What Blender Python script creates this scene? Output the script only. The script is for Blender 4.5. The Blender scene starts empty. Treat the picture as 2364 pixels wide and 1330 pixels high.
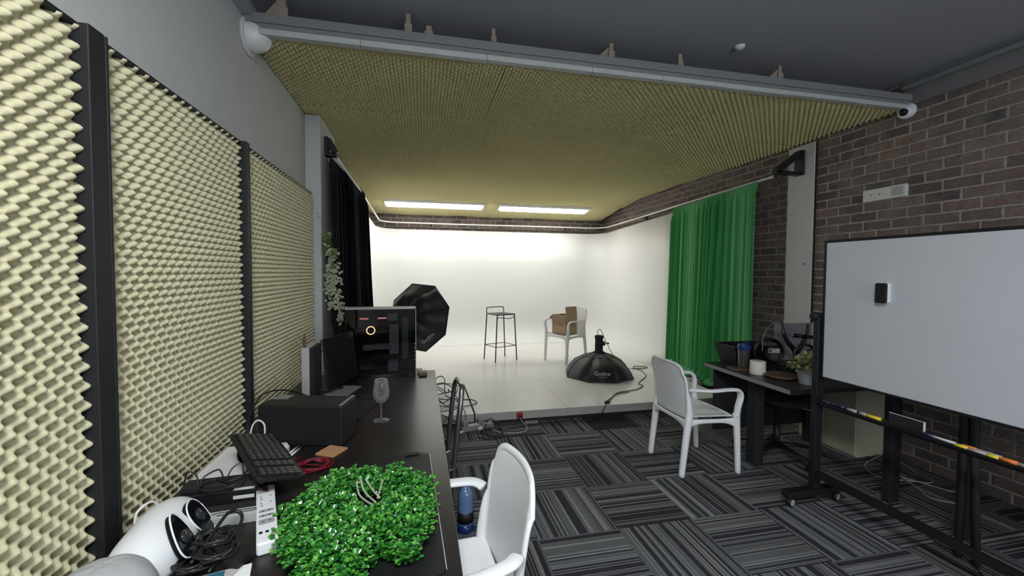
import bpy, bmesh, math, random
import numpy as np
from mathutils import Vector, Matrix, noise
C = bpy.context.scene.collection
sc = bpy.context.scene
PI = math.pi
rnd = random.Random(7)

# ------------------------------------------------------------------ camera, world, lights, exposure
yaw, pitch, roll, CH = .2148, .0366, -.0056, 1.5464
cy_, sy_, cp_, sp_ = math.cos(yaw), math.sin(yaw), math.cos(pitch), math.sin(pitch)
fwd = Vector((sy_*cp_, cy_*cp_, -sp_)); rgt = Vector((cy_, -sy_, 0)); dwn = fwd.cross(rgt)
r2 = rgt*math.cos(roll)+dwn*math.sin(roll); d2 = dwn*math.cos(roll)-rgt*math.sin(roll)
cam = bpy.data.cameras.new('camera'); camo = bpy.data.objects.new('camera', cam); C.objects.link(camo)
cam.sensor_fit = 'HORIZONTAL'; cam.sensor_width = 36; cam.lens = 958.9*36/2364; cam.clip_start = .02
up = -d2; bk = -fwd
camo.matrix_world = Matrix(((r2.x, up.x, bk.x, 0), (r2.y, up.y, bk.y, 0), (r2.z, up.z, bk.z, CH), (0, 0, 0, 1)))
sc.camera = camo
sc.view_settings.view_transform = 'Standard'; sc.view_settings.look = 'None'
sc.view_settings.gamma = 1; sc.view_settings.use_curve_mapping = False
sc.view_settings.exposure = 0.95
w = bpy.data.worlds.new('world'); sc.world = w; w.use_nodes = True
w.node_tree.nodes['Background'].inputs[0].default_value = (.8, .88, 1, 1)
w.node_tree.nodes['Background'].inputs[1].default_value = .10
STRIP_E = 11.0      # emission of the two fluorescent fittings over the stage
FRONT_E = 24.0       # emission of the fitting on the ceiling behind the camera

# ------------------------------------------------------------------ materials
def mat(name, col, rough=.6, metal=0, bump=0, bscale=40, var=0, vscale=8, spec=.5, emit=None, es=0, trans=0, ior=1.45, sheen=0, coat=0):
    m = bpy.data.materials.new(name); m.use_nodes = True; nt = m.node_tree
    b = nt.nodes['Principled BSDF']
    b.inputs['Base Color'].default_value = (*col, 1); b.inputs['Roughness'].default_value = rough
    b.inputs['Metallic'].default_value = metal; b.inputs['Specular IOR Level'].default_value = spec
    b.inputs['IOR'].default_value = ior
    b.inputs['Transmission Weight'].default_value = trans
    b.inputs['Sheen Weight'].default_value = sheen; b.inputs['Coat Weight'].default_value = coat
    if emit: b.inputs['Emission Color'].default_value = (*emit, 1); b.inputs['Emission Strength'].default_value = es
    tc = nt.nodes.new('ShaderNodeTexCoord')
    if var:
        n = nt.nodes.new('ShaderNodeTexNoise'); n.inputs['Scale'].default_value = vscale; n.inputs['Detail'].default_value = 4
        nt.links.new(tc.outputs['Object'], n.inputs['Vector'])
        mx = nt.nodes.new('ShaderNodeMix'); mx.data_type = 'RGBA'
        mx.inputs[6].default_value = (*[max(0, c*(1-var)) for c in col], 1); mx.inputs[7].default_value = (*[min(1, c*(1+var)) for c in col], 1)
        nt.links.new(n.outputs['Fac'], mx.inputs[0]); nt.links.new(mx.outputs[2], b.inputs['Base Color'])
    if bump:
        n = nt.nodes.new('ShaderNodeTexNoise'); n.inputs['Scale'].default_value = bscale; n.inputs['Detail'].default_value = 3
        nt.links.new(tc.outputs['Object'], n.inputs['Vector'])
        bp = nt.nodes.new('ShaderNodeBump'); bp.inputs['Strength'].default_value = bump; bp.inputs['Distance'].default_value = .01
        nt.links.new(n.outputs['Fac'], bp.inputs['Height']); nt.links.new(bp.outputs[0], b.inputs['Normal'])
    return m

class Nd:
    """tiny node-expression helper"""
    def __init__(s, nt): s.nt = nt
    def m(s, op, a, b=None, c=None):
        n = s.nt.nodes.new('ShaderNodeMath'); n.operation = op
        for i, v in enumerate((a, b, c)):
            if v is None: continue
            if isinstance(v, (int, float)): n.inputs[i].default_value = v
            else: s.nt.links.new(v, n.inputs[i])
        return n.outputs[0]
    def wn(s, a):
        n = s.nt.nodes.new('ShaderNodeTexWhiteNoise'); n.noise_dimensions = '1D'; s.nt.links.new(a, n.inputs['W']); return n.outputs['Value']
    def mix(s, f, a, b):
        n = s.nt.nodes.new('ShaderNodeMix'); n.data_type = 'RGBA'
        s.nt.links.new(f, n.inputs[0]) if not isinstance(f, (int, float)) else setattr(n.inputs[0], 'default_value', f)
        for i, v in ((6, a), (7, b)):
            if isinstance(v, tuple): n.inputs[i].default_value = (*v, 1)
            else: s.nt.links.new(v, n.inputs[i])
        return n.outputs[2]
    def noise(s, vec, sc_, det=3, rough=.5):
        n = s.nt.nodes.new('ShaderNodeTexNoise'); n.inputs['Scale'].default_value = sc_; n.inputs['Detail'].default_value = det
        n.inputs['Roughness'].default_value = rough
        s.nt.links.new(vec, n.inputs['Vector']); return n.outputs['Fac']

def carpet_mat():
    m = bpy.data.materials.new('carpet'); m.use_nodes = True; nt = m.node_tree; N = Nd(nt); b = nt.nodes['Principled BSDF']
    tc = nt.nodes.new('ShaderNodeTexCoord'); sp = nt.nodes.new('ShaderNodeSeparateXYZ'); nt.links.new(tc.outputs['Object'], sp.inputs[0])
    p = N.m('MULTIPLY', N.m('SUBTRACT', sp.outputs[0], 1.1609), 2.0)
    q = N.m('MULTIPLY', N.m('SUBTRACT', 3.7658, sp.outputs[1]), 2.0)
    i = N.m('FLOOR', p); j = N.m('FLOOR', q); fx = N.m('SUBTRACT', p, i); fy = N.m('SUBTRACT', q, j)
    par = N.m('MULTIPLY', N.m('FRACT', N.m('MULTIPLY', N.m('ADD', i, j), .5)), 2.0)
    u = N.m('ADD', N.m('MULTIPLY', fx, par), N.m('MULTIPLY', fy, N.m('SUBTRACT', 1.0, par)))
    seed = N.m('ADD', N.m('MULTIPLY', i, 137.31), N.m('MULTIPLY', j, 71.77))
    band = N.m('ADD', N.m('FLOOR', N.m('MULTIPLY', u, 36.0)), seed)
    h = N.wn(band); dark = N.m('LESS_THAN', h, .46)
    thin = N.m('ADD', N.m('FLOOR', N.m('MULTIPLY', u, 90.0)), N.m('MULTIPLY', seed, 1.7))
    tone = N.wn(thin); light = N.m('GREATER_THAN', tone, .80)
    nz = N.noise(tc.outputs['Object'], 230, 3, .8)
    patch = N.noise(tc.outputs['Object'], 3.0, 3)
    base = N.mix(dark, (.115, .117, .122), (.030, .031, .035))
    base = N.mix(N.m('MULTIPLY', light, .7), base, (.30, .30, .30))
    tw = N.wn(N.m('ADD', seed, 5.5))
    plain = N.m('MULTIPLY', N.m('COMPARE', i, 1.0, .1), N.m('COMPARE', j, -1.0, .1))
    base = N.mix(plain, base, (.03, .031, .034))
    hsv = nt.nodes.new('ShaderNodeHueSaturation'); nt.links.new(base, hsv.inputs['Color'])
    v = N.m('MULTIPLY', N.m('MAXIMUM', .25, N.m('ADD', -.45, N.m('MULTIPLY', nz, 3.0))), N.m('ADD', .82, N.m('MULTIPLY', patch, .3)))
    v = N.m('MULTIPLY', v, N.m('ADD', .85, N.m('MULTIPLY', tw, .3)))
    nt.links.new(v, hsv.inputs['Value']); nt.links.new(hsv.outputs[0], b.inputs['Base Color'])
    b.inputs['Roughness'].default_value = .95; b.inputs['Specular IOR Level'].default_value = .15
    bp = nt.nodes.new('ShaderNodeBump'); bp.inputs['Strength'].default_value = .5; bp.inputs['Distance'].default_value = .004
    nt.links.new(N.m('SUBTRACT', nz, N.m('MULTIPLY', dark, .5)), bp.inputs['Height']); nt.links.new(bp.outputs[0], b.inputs['Normal'])
    return m

def brick_mat(name, axis):
    m = bpy.data.materials.new(name); m.use_nodes = True; nt = m.node_tree; N = Nd(nt); b = nt.nodes['Principled BSDF']
    tc = nt.nodes.new('ShaderNodeTexCoord'); sp = nt.nodes.new('ShaderNodeSeparateXYZ'); nt.links.new(tc.outputs['Object'], sp.inputs[0])
    cb = nt.nodes.new('ShaderNodeCombineXYZ'); nt.links.new(sp.outputs[axis], cb.inputs[0]); nt.links.new(sp.outputs[2], cb.inputs[1])
    wob = nt.nodes.new('ShaderNodeTexNoise'); wob.inputs['Scale'].default_value = 38; nt.links.new(tc.outputs['Object'], wob.inputs['Vector'])
    va = nt.nodes.new('ShaderNodeVectorMath'); va.operation = 'MULTIPLY_ADD'
    nt.links.new(wob.outputs['Color'], va.inputs[0]); va.inputs[1].default_value = (.011, .011, 0); nt.links.new(cb.outputs[0], va.inputs[2])
    br = nt.nodes.new('ShaderNodeTexBrick'); nt.links.new(va.outputs[0], br.inputs['Vector'])
    br.inputs['Scale'].default_value = 1; br.inputs['Brick Width'].default_value = .232; br.inputs['Row Height'].default_value = .0845
    br.inputs['Mortar Size'].default_value = .0105; br.inputs['Mortar Smooth'].default_value = .35; br.inputs['Bias'].default_value = 0
    br.inputs['Color1'].default_value = (.215, .145, .125, 1); br.inputs['Color2'].default_value = (.085, .072, .068, 1)
    br.inputs['Mortar'].default_value = (.34, .31, .28, 1)
    n1 = N.noise(tc.outputs['Object'], 14, 5, .65); n2 = N.noise(tc.outputs['Object'], 60, 3, .6)
    smear = N.noise(tc.outputs['Object'], 3.2, 5, .7)
    cr = nt.nodes.new('ShaderNodeMapRange'); cr.inputs[1].default_value = .44; cr.inputs[2].default_value = .66; nt.links.new(smear, cr.inputs[0])
    col = N.mix(N.m('MULTIPLY', cr.outputs[0], .6), br.outputs['Color'], (.23, .205, .18))
    hsv = nt.nodes.new('ShaderNodeHueSaturation'); nt.links.new(col, hsv.inputs['Color'])
    nt.links.new(N.m('ADD', .05, N.m('MULTIPLY', N.m('ADD', n1, N.m('MULTIPLY', n2, .8)), .95)), hsv.inputs['Value'])
    nt.links.new(hsv.outputs[0], b.inputs['Base Color']); b.inputs['Roughness'].default_value = .9
    bp = nt.nodes.new('ShaderNodeBump'); bp.inputs['Strength'].default_value = .8; bp.inputs['Distance'].default_value = .012
    nt.links.new(N.m('ADD', N.m('MULTIPLY', N.m('SUBTRACT', 1.0, br.outputs['Fac']), 1.0), N.m('MULTIPLY', n2, .35)), bp.inputs['Height'])
    nt.links.new(bp.outputs[0], b.inputs['Normal'])
    return m

def leaf_mat(name, stops, rough=.3, spec=.6):
    m = bpy.data.materials.new(name); m.use_nodes = True; nt = m.node_tree; b = nt.nodes['Principled BSDF']
    g = nt.nodes.new('ShaderNodeNewGeometry'); r = nt.nodes.new('ShaderNodeValToRGB')
    el = r.color_ramp.elements
    el[0].position = 0; el[0].color = (*stops[0], 1); el[1].position = 1; el[1].color = (*stops[-1], 1)
    for k, c in enumerate(stops[1:-1]):
        e = el.new((k+1)/(len(stops)-1)); e.color = (*c, 1)
    nt.links.new(g.outputs['Random Per Island'], r.inputs[0]); nt.links.new(r.outputs[0], b.inputs['Base Color'])
    b.inputs['Roughness'].default_value = rough; b.inputs['Specular IOR Level'].default_value = spec
    return m

M = {}
M['carpet'] = carpet_mat(); M['brick_y'] = brick_mat('brick_side', 1); M['brick_x'] = brick_mat('brick_back', 0)
M['plaster'] = mat('plaster', (.52, .53, .52), .85, bump=.15, bscale=120, var=.04)
M['ceiling'] = mat('ceiling_grey', (.36, .37, .42), .7, bump=.05, var=.05, vscale=2)
M['beam'] = mat('beam_grey', (.20, .21, .22), .6, var=.12, vscale=20)
M['beam_edge'] = mat('beam_edge_white', (.46, .48, .47), .6, var=.15, vscale=30)
M['wood_raw'] = mat('raw_timber', (.30, .25, .20), .8, var=.2, vscale=25)
M['cyc'] = mat('cyclorama_white', (.79, .79, .78), .5, var=.03, vscale=1.3, bump=.02, bscale=8)
M['deck'] = mat('stage_white_paint', (.77, .765, .745), .22, var=.05, vscale=2.2, bump=.015, bscale=14)
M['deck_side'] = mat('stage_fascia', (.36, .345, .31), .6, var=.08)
M['black_gap'] = mat('black_plinth', (.012, .012, .013), .7)
M['foam'] = mat('foam_cream', (.60, .56, .37), .95, bump=.25, bscale=350, var=.05, vscale=3, spec=.1)
M['foam_c'] = mat('foam_yellow', (.66, .60, .33), .95, bump=.2, bscale=350, var=.05, vscale=2, spec=.1)
M['frame_black'] = mat('frame_black', (.012, .012, .014), .65, bump=.1)
M['desk'] = mat('desk_dark', (.013, .011, .011), .32, var=.25, vscale=12, bump=.03, bscale=60)
M['black'] = mat('black_plastic', (.009, .009, .010), .5, spec=.4)
M['black_m'] = mat('black_matte', (.012, .012, .014), .8)
M['black_gloss'] = mat('black_gloss', (.006, .006, .008), .08)
M['black_metal'] = mat('black_metal', (.012, .012, .014), .4, bump=.02)
M['cable'] = mat('cable_black', (.012, .012, .013), .4)
M['cable_w'] = mat('cable_white', (.65, .65, .62), .45)
M['cable_g'] = mat('cable_grey', (.35, .35, .34), .5)
M['cable_r'] = mat('cable_red', (.22, .01, .025), .4)
M['white'] = mat('white_plastic', (.72, .73, .74), .35, bump=.03, bscale=300)
M['chair'] = mat('resin_white', (.80, .81, .82), .42, bump=.06, bscale=500)
M['white_m'] = mat('white_matte', (.62, .62, .60), .8)
M['boardw'] = mat('whiteboard', (.56, .58, .62), .35, var=.03, vscale=3)
M['fabric'] = mat('softbox_fabric', (.014, .014, .017), .55, bump=.12, bscale=60, sheen=.15)
M['fabric2'] = mat('softbox_fabric_light', (.045, .046, .052), .5, bump=.12, bscale=60)
M['logo'] = mat('logo_grey', (.55, .55, .56), .6)
M['cardboard'] = mat('cardboard', (.44, .30, .19), .8, var=.08, vscale=12)
M['card_in'] = mat('cardboard_inside', (.30, .21, .14), .85)
M['ink'] = mat('ink', (.05, .035, .03), .8)
M['green'] = mat('green_velvet', (.028, .27, .065), .75, bump=.15, bscale=120, sheen=.35, var=.12, vscale=3)
M['blackvelvet'] = mat('black_velvet', (.002, .002, .004), 1.0, bump=.15, bscale=90, spec=.15)
M['chrome'] = mat('chrome', (.6, .6, .6), .2, 1)
M['steel_dark'] = mat('dark_steel', (.22, .22, .23), .28, .9)
M['rail'] = mat('rail_white', (.80, .80, .76), .35)
M['glass'] = mat('glass', (1, 1, 1), .0, trans=1, ior=1.45)
def thin_glass(name, tint, edge=1.5, rough=.02):
    m = bpy.data.materials.new(name); m.use_nodes = True; nt = m.node_tree; nt.nodes.clear()
    out = nt.nodes.new('ShaderNodeOutputMaterial'); mx = nt.nodes.new('ShaderNodeMixShader'); tr = nt.nodes.new('ShaderNodeBsdfTransparent'); gl = nt.nodes.new('ShaderNodeBsdfGlossy')
    fr = nt.nodes.new('ShaderNodeFresnel'); fr.inputs['IOR'].default_value = edge; tr.inputs[0].default_value = (*tint, 1); gl.inputs['Roughness'].default_value = rough
    nt.links.new(fr.outputs[0], mx.inputs[0]); nt.links.new(tr.outputs[0], mx.inputs[1]); nt.links.new(gl.outputs[0], mx.inputs[2]); nt.links.new(mx.outputs[0], out.inputs[0]); return m
M['glass'] = thin_glass('clear_glass_lit_rim', (.97, .97, .97), 1.25, .05)
_nt = M['glass'].node_tree; _o = [n for n in _nt.nodes if n.type == 'OUTPUT_MATERIAL'][0]; _m = [n for n in _nt.nodes if n.type == 'MIX_SHADER'][0]
_d = _nt.nodes.new('ShaderNodeBsdfDiffuse'); _d.inputs[0].default_value = (.8, .8, .8, 1); _x = _nt.nodes.new('ShaderNodeMixShader'); _l = _nt.nodes.new('ShaderNodeLayerWeight'); _l.inputs[0].default_value = .25  # white diffuse at the edges puts the rim's bright reflections into the colour
_p = _nt.nodes.new('ShaderNodeMath'); _p.operation = 'MULTIPLY_ADD'; _p.inputs[1].default_value = .45; _p.inputs[2].default_value = .015
_nt.links.new(_l.outputs['Facing'], _p.inputs[0]); _nt.links.new(_p.outputs[0], _x.inputs[0]); _nt.links.new(_m.outputs[0], _x.inputs[1]); _nt.links.new(_d.outputs[0], _x.inputs[2]); _nt.links.new(_x.outputs[0], _o.inputs[0])
M['cork'] = mat('cork', (.42, .23, .11), .9, bump=.4, bscale=220, var=.25, vscale=120)
M['wood'] = mat('brown_wood', (.13, .075, .05), .4, var=.25, vscale=14)
M['grey'] = mat('grey_plastic', (.20, .20, .20), .55)
M['grey_l'] = mat('light_grey', (.38, .385, .38), .55)
M['greyboard'] = mat('grey_panel', (.17, .17, .18), .6)
M['cap'] = mat('cap_cotton', (.34, .34, .34), .95, bump=.12, bscale=900, var=.06, vscale=40)
M['paper'] = mat('paper', (.68, .69, .69), .8, var=.04, vscale=9)
M['beige'] = mat('beige_laminate', (.46, .43, .33), .55, var=.04)
M['blue'] = mat('blue_plastic', (.01, .03, .14), .25)
M['blue_c'] = mat('blue_clear', (.12, .20, .36), .15, coat=.3)
M['red'] = mat('red_plastic', (.35, .02, .02), .4)
M['yellow'] = mat('yellow_plastic', (.80, .62, .03), .4)
M['orange'] = mat('orange_plastic', (.80, .22, .04), .4)
M['purple'] = mat('purple_plastic', (.02, .018, .06), .35)
M['lead_leaf'] = leaf_mat('garland_leaf', [(.06, .10, .03), (.16, .20, .07), (.10, .14, .06)], .6, .3)
M['petal'] = leaf_mat('garland_petal', [(.36, .38, .28), (.44, .46, .36), (.26, .29, .19)], .7, .2)
M['box_leaf'] = leaf_mat('boxwood_leaf', [(.006, .06, .010), (.018, .17, .022), (.07, .32, .03), (.010, .11, .03), (.16, .44, .06), (.02, .20, .03)], .22, .8)
M['mat_stem'] = mat('mat_stem', (.40, .42, .32), .5)
M['pot_leaf'] = leaf_mat('pot_leaf', [(.14, .18, .08), (.34, .37, .18), (.22, .27, .12)], .6, .3)
M['pot'] = mat('grey_pot', (.27, .28, .29), .75)
M['tissue'] = mat('tissue', (.62, .61, .56), .9, bump=.3, bscale=150)
M['tube'] = mat('tube_light', (1, 1, 1), .5, emit=(1, .99, .95), es=STRIP_E)
M['tube_front'] = mat('front_light', (1, 1, 1), .5, emit=(.93, .97, 1), es=FRONT_E)
M['fill_glow'] = mat('added_fill_light', (.8, .8, .8), .3, emit=(.86, .93, 1), es=3.2)  # cool glow of the added fill panel on the front wall
M['ring'] = mat('ring_light', (1, .7, .4), .5, emit=(1, .62, .32), es=3)
M['pink'] = mat('pink_light', (1, .3, .3), .5, emit=(1, .35, .33), es=.8)
M['label'] = mat('label_paper', (.42, .38, .36), .6)
M['teal'] = mat('magazine_teal', (.02, .12, .16), .5)
M['brown'] = mat('brown_leather', (.09, .05, .03), .5, bump=.1)
M['keyc'] = mat('keycap', (.02, .02, .022), .35)
M['legend'] = mat('legend', (.3, .3, .3), .6)

# ------------------------------------------------------------------ mesh helpers
class MB:
    def __init__(s): s.v = []; s.f = []; s.mi = []
    def add(s, v, f, mi=0):
        n = len(s.v); s.v += [tuple(x) for x in v]; s.f += [tuple(i+n for i in q) for q in f]; s.mi += [mi]*len(f); return s
    def box(s, x0, x1, y0, y1, z0, z1, mi=0, T=None):
        v = [(x, y, z) for x in (x0, x1) for y in (y0, y1) for z in (z0, z1)]
        if T is not None: v = [T @ Vector(p) for p in v]
        return s.add(v, [(0, 1, 3, 2), (4, 6, 7, 5), (0, 4, 5, 1), (2, 3, 7, 6), (0, 2, 6, 4), (1, 5, 7, 3)], mi)
    def tube(s, pts, r, n=8, mi=0, cap=True):
        """r: number, list of numbers, or list of (rw, rh); sweeps with parallel transport"""
        P = [Vector(p) for p in pts]; k = len(P)
        R = r if isinstance(r, (list, tuple)) else [r]*k
        T = []
        for i in range(k):
            d = P[min(i+1, k-1)]-P[max(i-1, 0)]
            T.append(d.normalized() if d.length > 1e-9 else Vector((0, 0, 1)))
        ref = Vector((0, 0, 1)) if abs(T[0].z) < .9 else Vector((0, 1, 0))
        u = (ref-T[0]*ref.dot(T[0])).normalized()
        V = []
        for i in range(k):
            u = (u-T[i]*u.dot(T[i])).normalized(); w_ = T[i].cross(u)
            a, b = R[i] if isinstance(R[i], (list, tuple)) else (R[i], R[i])
            for j in range(n):
                t = 2*PI*j/n; V.append(P[i]+w_*(a*math.cos(t))+u*(b*math.sin(t)))
        F = [(i*n+j, i*n+(j+1) % n, (i+1)*n+(j+1) % n, (i+1)*n+j) for i in range(k-1) for j in range(n)]
        if cap: F += [tuple(range(n-1, -1, -1)), tuple((k-1)*n+j for j in range(n))]
        return s.add(V, F, mi)
    def lathe(s, prof, n=24, c=(0, 0, 0), mi=0, T=None, phase=0):
        V = []; F = []; k = len(prof)
        for r, z in prof:
            for j in range(n):
                t = 2*PI*j/n+phase; V.append(Vector((c[0]+r*math.cos(t), c[1]+r*math.sin(t), c[2]+z)))
        if T is not None: V = [T @ p for p in V]
        F = [(i*n+j, i*n+(j+1) % n, (i+1)*n+(j+1) % n, (i+1)*n+j) for i in range(k-1) for j in range(n)]
        if prof[0][0] > 1e-6: F.append(tuple(range(n-1, -1, -1)))
        if prof[-1][0] > 1e-6: F.append(tuple((k-1)*n+j for j in range(n)))
        return s.add(V, F, mi)
    def prism(s, poly, z0, z1, mi=0, T=None):
        n = len(poly); V = [Vector((x, y, z)) for z in (z0, z1) for x, y in poly]
        if T is not None: V = [T @ p for p in V]
        F = [tuple(range(n-1, -1, -1)), tuple(range(n, 2*n))]+[(i, (i+1) % n, n+(i+1) % n, n+i) for i in range(n)]
        return s.add(V, F, mi)
    def grid(s, fn, nu, nv, mi=0, thick=0, nrm=None):
        V = [Vector(fn(i/nu, j/nv)) for i in range(nu+1) for j in range(nv+1)]
        F = [(i*(nv+1)+j, (i+1)*(nv+1)+j, (i+1)*(nv+1)+j+1, i*(nv+1)+j+1) for i in range(nu) for j in range(nv)]
        return s.add(V, F, mi)

def obj(name, mb, m, parent=None, smooth=False, bevel=0, bseg=2, subsurf=0, solid=0, loc=None, rot=None, fix=True):
    me = bpy.data.meshes.new(name); me.from_pydata(mb.v, [], mb.f); 
    for k in (m if isinstance(m, (list, tuple)) else [m]): me.materials.append(k)
    if any(mb.mi): me.polygons.foreach_set('material_index', mb.mi)
    if fix:
        bm = bmesh.new(); bm.from_mesh(me); bmesh.ops.remove_doubles(bm, verts=bm.verts, dist=1e-6)
        bmesh.ops.recalc_face_normals(bm, faces=bm.faces); bm.to_mesh(me); bm.free()
    if smooth: me.polygons.foreach_set('use_smooth', [True]*len(me.polygons))
    me.update()
    o = bpy.data.objects.new(name, me); C.objects.link(o)
    if parent is not None: o.parent = parent
    if loc is not None: o.location = loc
    if rot is not None: o.rotation_euler = rot
    if bevel:
        b = o.modifiers.new('bevel', 'BEVEL'); b.width = bevel; b.segments = bseg; b.limit_method = 'ANGLE'; b.angle_limit = math.radians(40)
    if solid:
        b = o.modifiers.new('solid', 'SOLIDIFY'); b.thickness = solid; b.offset = 0
    if subsurf:
        b = o.modifiers.new('sub', 'SUBSURF'); b.levels = subsurf; b.render_levels = subsurf
    return o

def tag(o, label, cat, group=None):
    o['label'] = label; o['category'] = cat
    if group: o['group'] = group
    return o
def thing(name, label, cat, loc=(0, 0, 0), rz=0, group=None):
    o = bpy.data.objects.new(name, None); C.objects.link(o); o.empty_display_size = .05
    o.location = loc; o.rotation_euler = (0, 0, rz); return tag(o, label, cat, group)
def struct(name, mb, m, **k):
    o = obj(name, mb, m, **k); o['kind'] = 'structure'; return o
def dup(root, loc, rz, label=None, group=None):
    r = root.copy(); C.objects.link(r); r.location = loc; r.rotation_euler = (0, 0, rz)
    if label: r['label'] = label
    if group: r['group'] = group
    for ch in list(root.children):
        c = ch.copy(); C.objects.link(c); c.parent = r
        for g in list(ch.children):
            d = g.copy(); C.objects.link(d); d.parent = c
    return r
def crom(pts, n=8, closed=False):
    P = [Vector(p) for p in pts]; out = []; k = len(P)
    rng = range(k if closed else k-1)
    for i in rng:
        if closed: a, b, c, d = P[(i-1) % k], P[i], P[(i+1) % k], P[(i+2) % k]
        else: a, b, c, d = P[max(i-1, 0)], P[i], P[i+1], P[min(i+2, k-1)]
        for j in range(n):
            t = j/n
            out.append(.5*((2*b)+(c-a)*t+(2*a-5*b+4*c-d)*t*t+(3*b-a-3*c+d)*t**3))
    out.append(P[0] if closed else P[-1]); return out
def cable(name, pts, r, m, label=None, cat='cable', parent=None, n=6, group=None):
    mb = MB(); mb.tube(crom(pts, n), r, 6); o = obj(name, mb, m, parent, smooth=True)
    if label: tag(o, label, cat, group)
    return o
def text_mb(s, size, extr=.0006):
    cu = bpy.data.curves.new('t', 'FONT'); cu.body = s; cu.size = size; cu.extrude = extr; cu.align_x = 'CENTER'; cu.align_y = 'CENTER'; cu.resolution_u = 3
    o = bpy.data.objects.new('t', cu); C.objects.link(o)
    dg = bpy.context.evaluated_depsgraph_get(); dg.update()
    me = bpy.data.meshes.new_from_object(o.evaluated_get(dg)); mb = MB()
    mb.add([v.co[:] for v in me.vertices], [tuple(p.vertices) for p in me.polygons])
    bpy.data.objects.remove(o); bpy.data.curves.remove(cu); bpy.data.meshes.remove(me); return mb
def rrect(wd, hd, r, n=5):
    o = []
    for cx, cy, a0 in ((wd/2-r, hd/2-r, 0), (-wd/2+r, hd/2-r, 90), (-wd/2+r, -hd/2+r, 180), (wd/2-r, -hd/2+r, 270)):
        for k in range(n+1):
            a = math.radians(a0+90*k/n); o.append((cx+r*math.cos(a), cy+r*math.sin(a)))
    return o
def frame(o, x, y, z):
    """matrix from origin and three axes"""
    x, y, z = Vector(x), Vector(y), Vector(z)
    return Matrix(((x.x, y.x, z.x, o[0]), (x.y, y.y, z.y, o[1]), (x.z, y.z, z.z, o[2]), (0, 0, 0, 1)))

# ------------------------------------------------------------------ the setting
XL, XR, YB, YF, ZC = -.98, 3.9, 8.5, -3.6, 3.14
mb = MB(); mb.box(XL-.1, XR+.1, YF-.1, YB+.1, -.08, 0); struct('floor', mb, M['carpet'])
mb = MB(); mb.box(XL-.1, XR+.1, YF-.1, YB+.1, ZC, ZC+.1); struct('ceiling', mb, M['ceiling'])
mb = MB(); mb.box(XL-.1, XL, YF-.1, YB+.1, 0, ZC); struct('wall_left', mb, M['plaster'])
mb = MB(); mb.box(XR, XR+.1, YF-.1, YB+.1, 0, ZC); struct('wall_right', mb, M['brick_y'])
mb = MB(); mb.box(XL, XR, YB, YB+.1, 0, ZC); struct('wall_back', mb, M['brick_x'])
mb = MB(); mb.box(XL, XR, YF-.1, YF, 0, ZC); struct('wall_front', mb, M['plaster'])
mb = MB(); mb.box(.2, 3.5, YF-.02, YF+.01, 1.0, 2.5); struct('fill_panel', mb, M['fill_glow'])  # added glowing panel, no known window; fills the ceiling and foreground with light
# plaster band over the brick, with its cornice strip
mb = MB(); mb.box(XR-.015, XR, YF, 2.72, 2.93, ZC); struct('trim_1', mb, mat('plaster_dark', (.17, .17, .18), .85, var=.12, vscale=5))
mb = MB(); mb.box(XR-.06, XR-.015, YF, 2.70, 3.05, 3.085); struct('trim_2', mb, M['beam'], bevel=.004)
# beam at the edge of the lowered foam ceiling
mb = MB(); mb.box(XL, XR, 2.66, 2.70, 2.925, 3.0); mb.box(XL, XR, 2.648, 2.66, 2.955, 3.008)
struct('trim_3', mb, M['beam'], bevel=.004)
mb = MB()
x = XL
while x < XR-.02:
    wd = rnd.uniform(.5, .9); x1 = min(x+wd, XR)
    mb.box(x, x1-.0015, 2.652, 2.70, 2.893+rnd.uniform(-.003, .003), 2.925); x = x1
struct('trim_4', mb, M['beam_edge'], bevel=.003)
mb = MB(); mb.box(XL, XL+.05, YF, 2.64, 2.985, ZC); struct('trim_5', mb, M['ceiling'])
# pilasters
mb = MB(); mb.box(XL, -.855, 3.92, 4.55, 0, 2.9); struct('wall_pier_left', mb, M['plaster'], bevel=.006)
mb = MB(); mb.box(3.872, XR, 3.485, 3.79, 0, 2.885); struct('wall_pier_right', mb, M['plaster'], bevel=.003)
mb = MB(); mb.box(3.885, 3.9, 3.474, 3.485, 0, 2.885); struct('trim_6', mb, M['black_gap'])
# timber hangers standing on the beam
for i, (xx, h, ww, tri) in enumerate([(-.784, .13, .05, 1), (-.075, .125, .03, 0), (.049, .07, .035, 0), (.454, .105, .024, 0), (1.266, .11, .03, 1), (1.793, .10, .028, 0), (2.633, .11, .03, 1)]):
    mb = MB(); mb.box(xx-ww/2, xx+ww/2, 2.672, 2.70, 3.0, 3.0+h)
    mb.box(xx-ww*.75, xx+ww*.75, 2.664, 2.672, 3.0, 3.0+h*.5)
    if tri: mb.prism([(xx-.11, 3.0), (xx-ww/2, 3.0), (xx-ww/2, 3.0+h*.8)], -2.695, -2.68, T=Matrix(((1, 0, 0, 0), (0, 0, -1, 0), (0, 1, 0, 0), (0, 0, 0, 1))))
    o = obj('ceiling_hanger', mb, M['wood_raw'], bevel=.003)
    tag(o, ['pale timber hanger block in the far left corner on top of the grey ceiling beam', 'pale stepped timber hanger, second from the left on the grey beam',
            'short square timber hanger right beside the second one from the left on the beam', 'narrow timber hanger standing alone left of the middle of the beam',
            'triangular gusseted timber hanger in the middle of the ceiling beam', 'plain timber hanger right of the triangular one on the beam',
            'rightmost gusseted timber hanger on the ceiling beam'][i], 'hanger', 'timber hangers on the ceiling beam')

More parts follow.
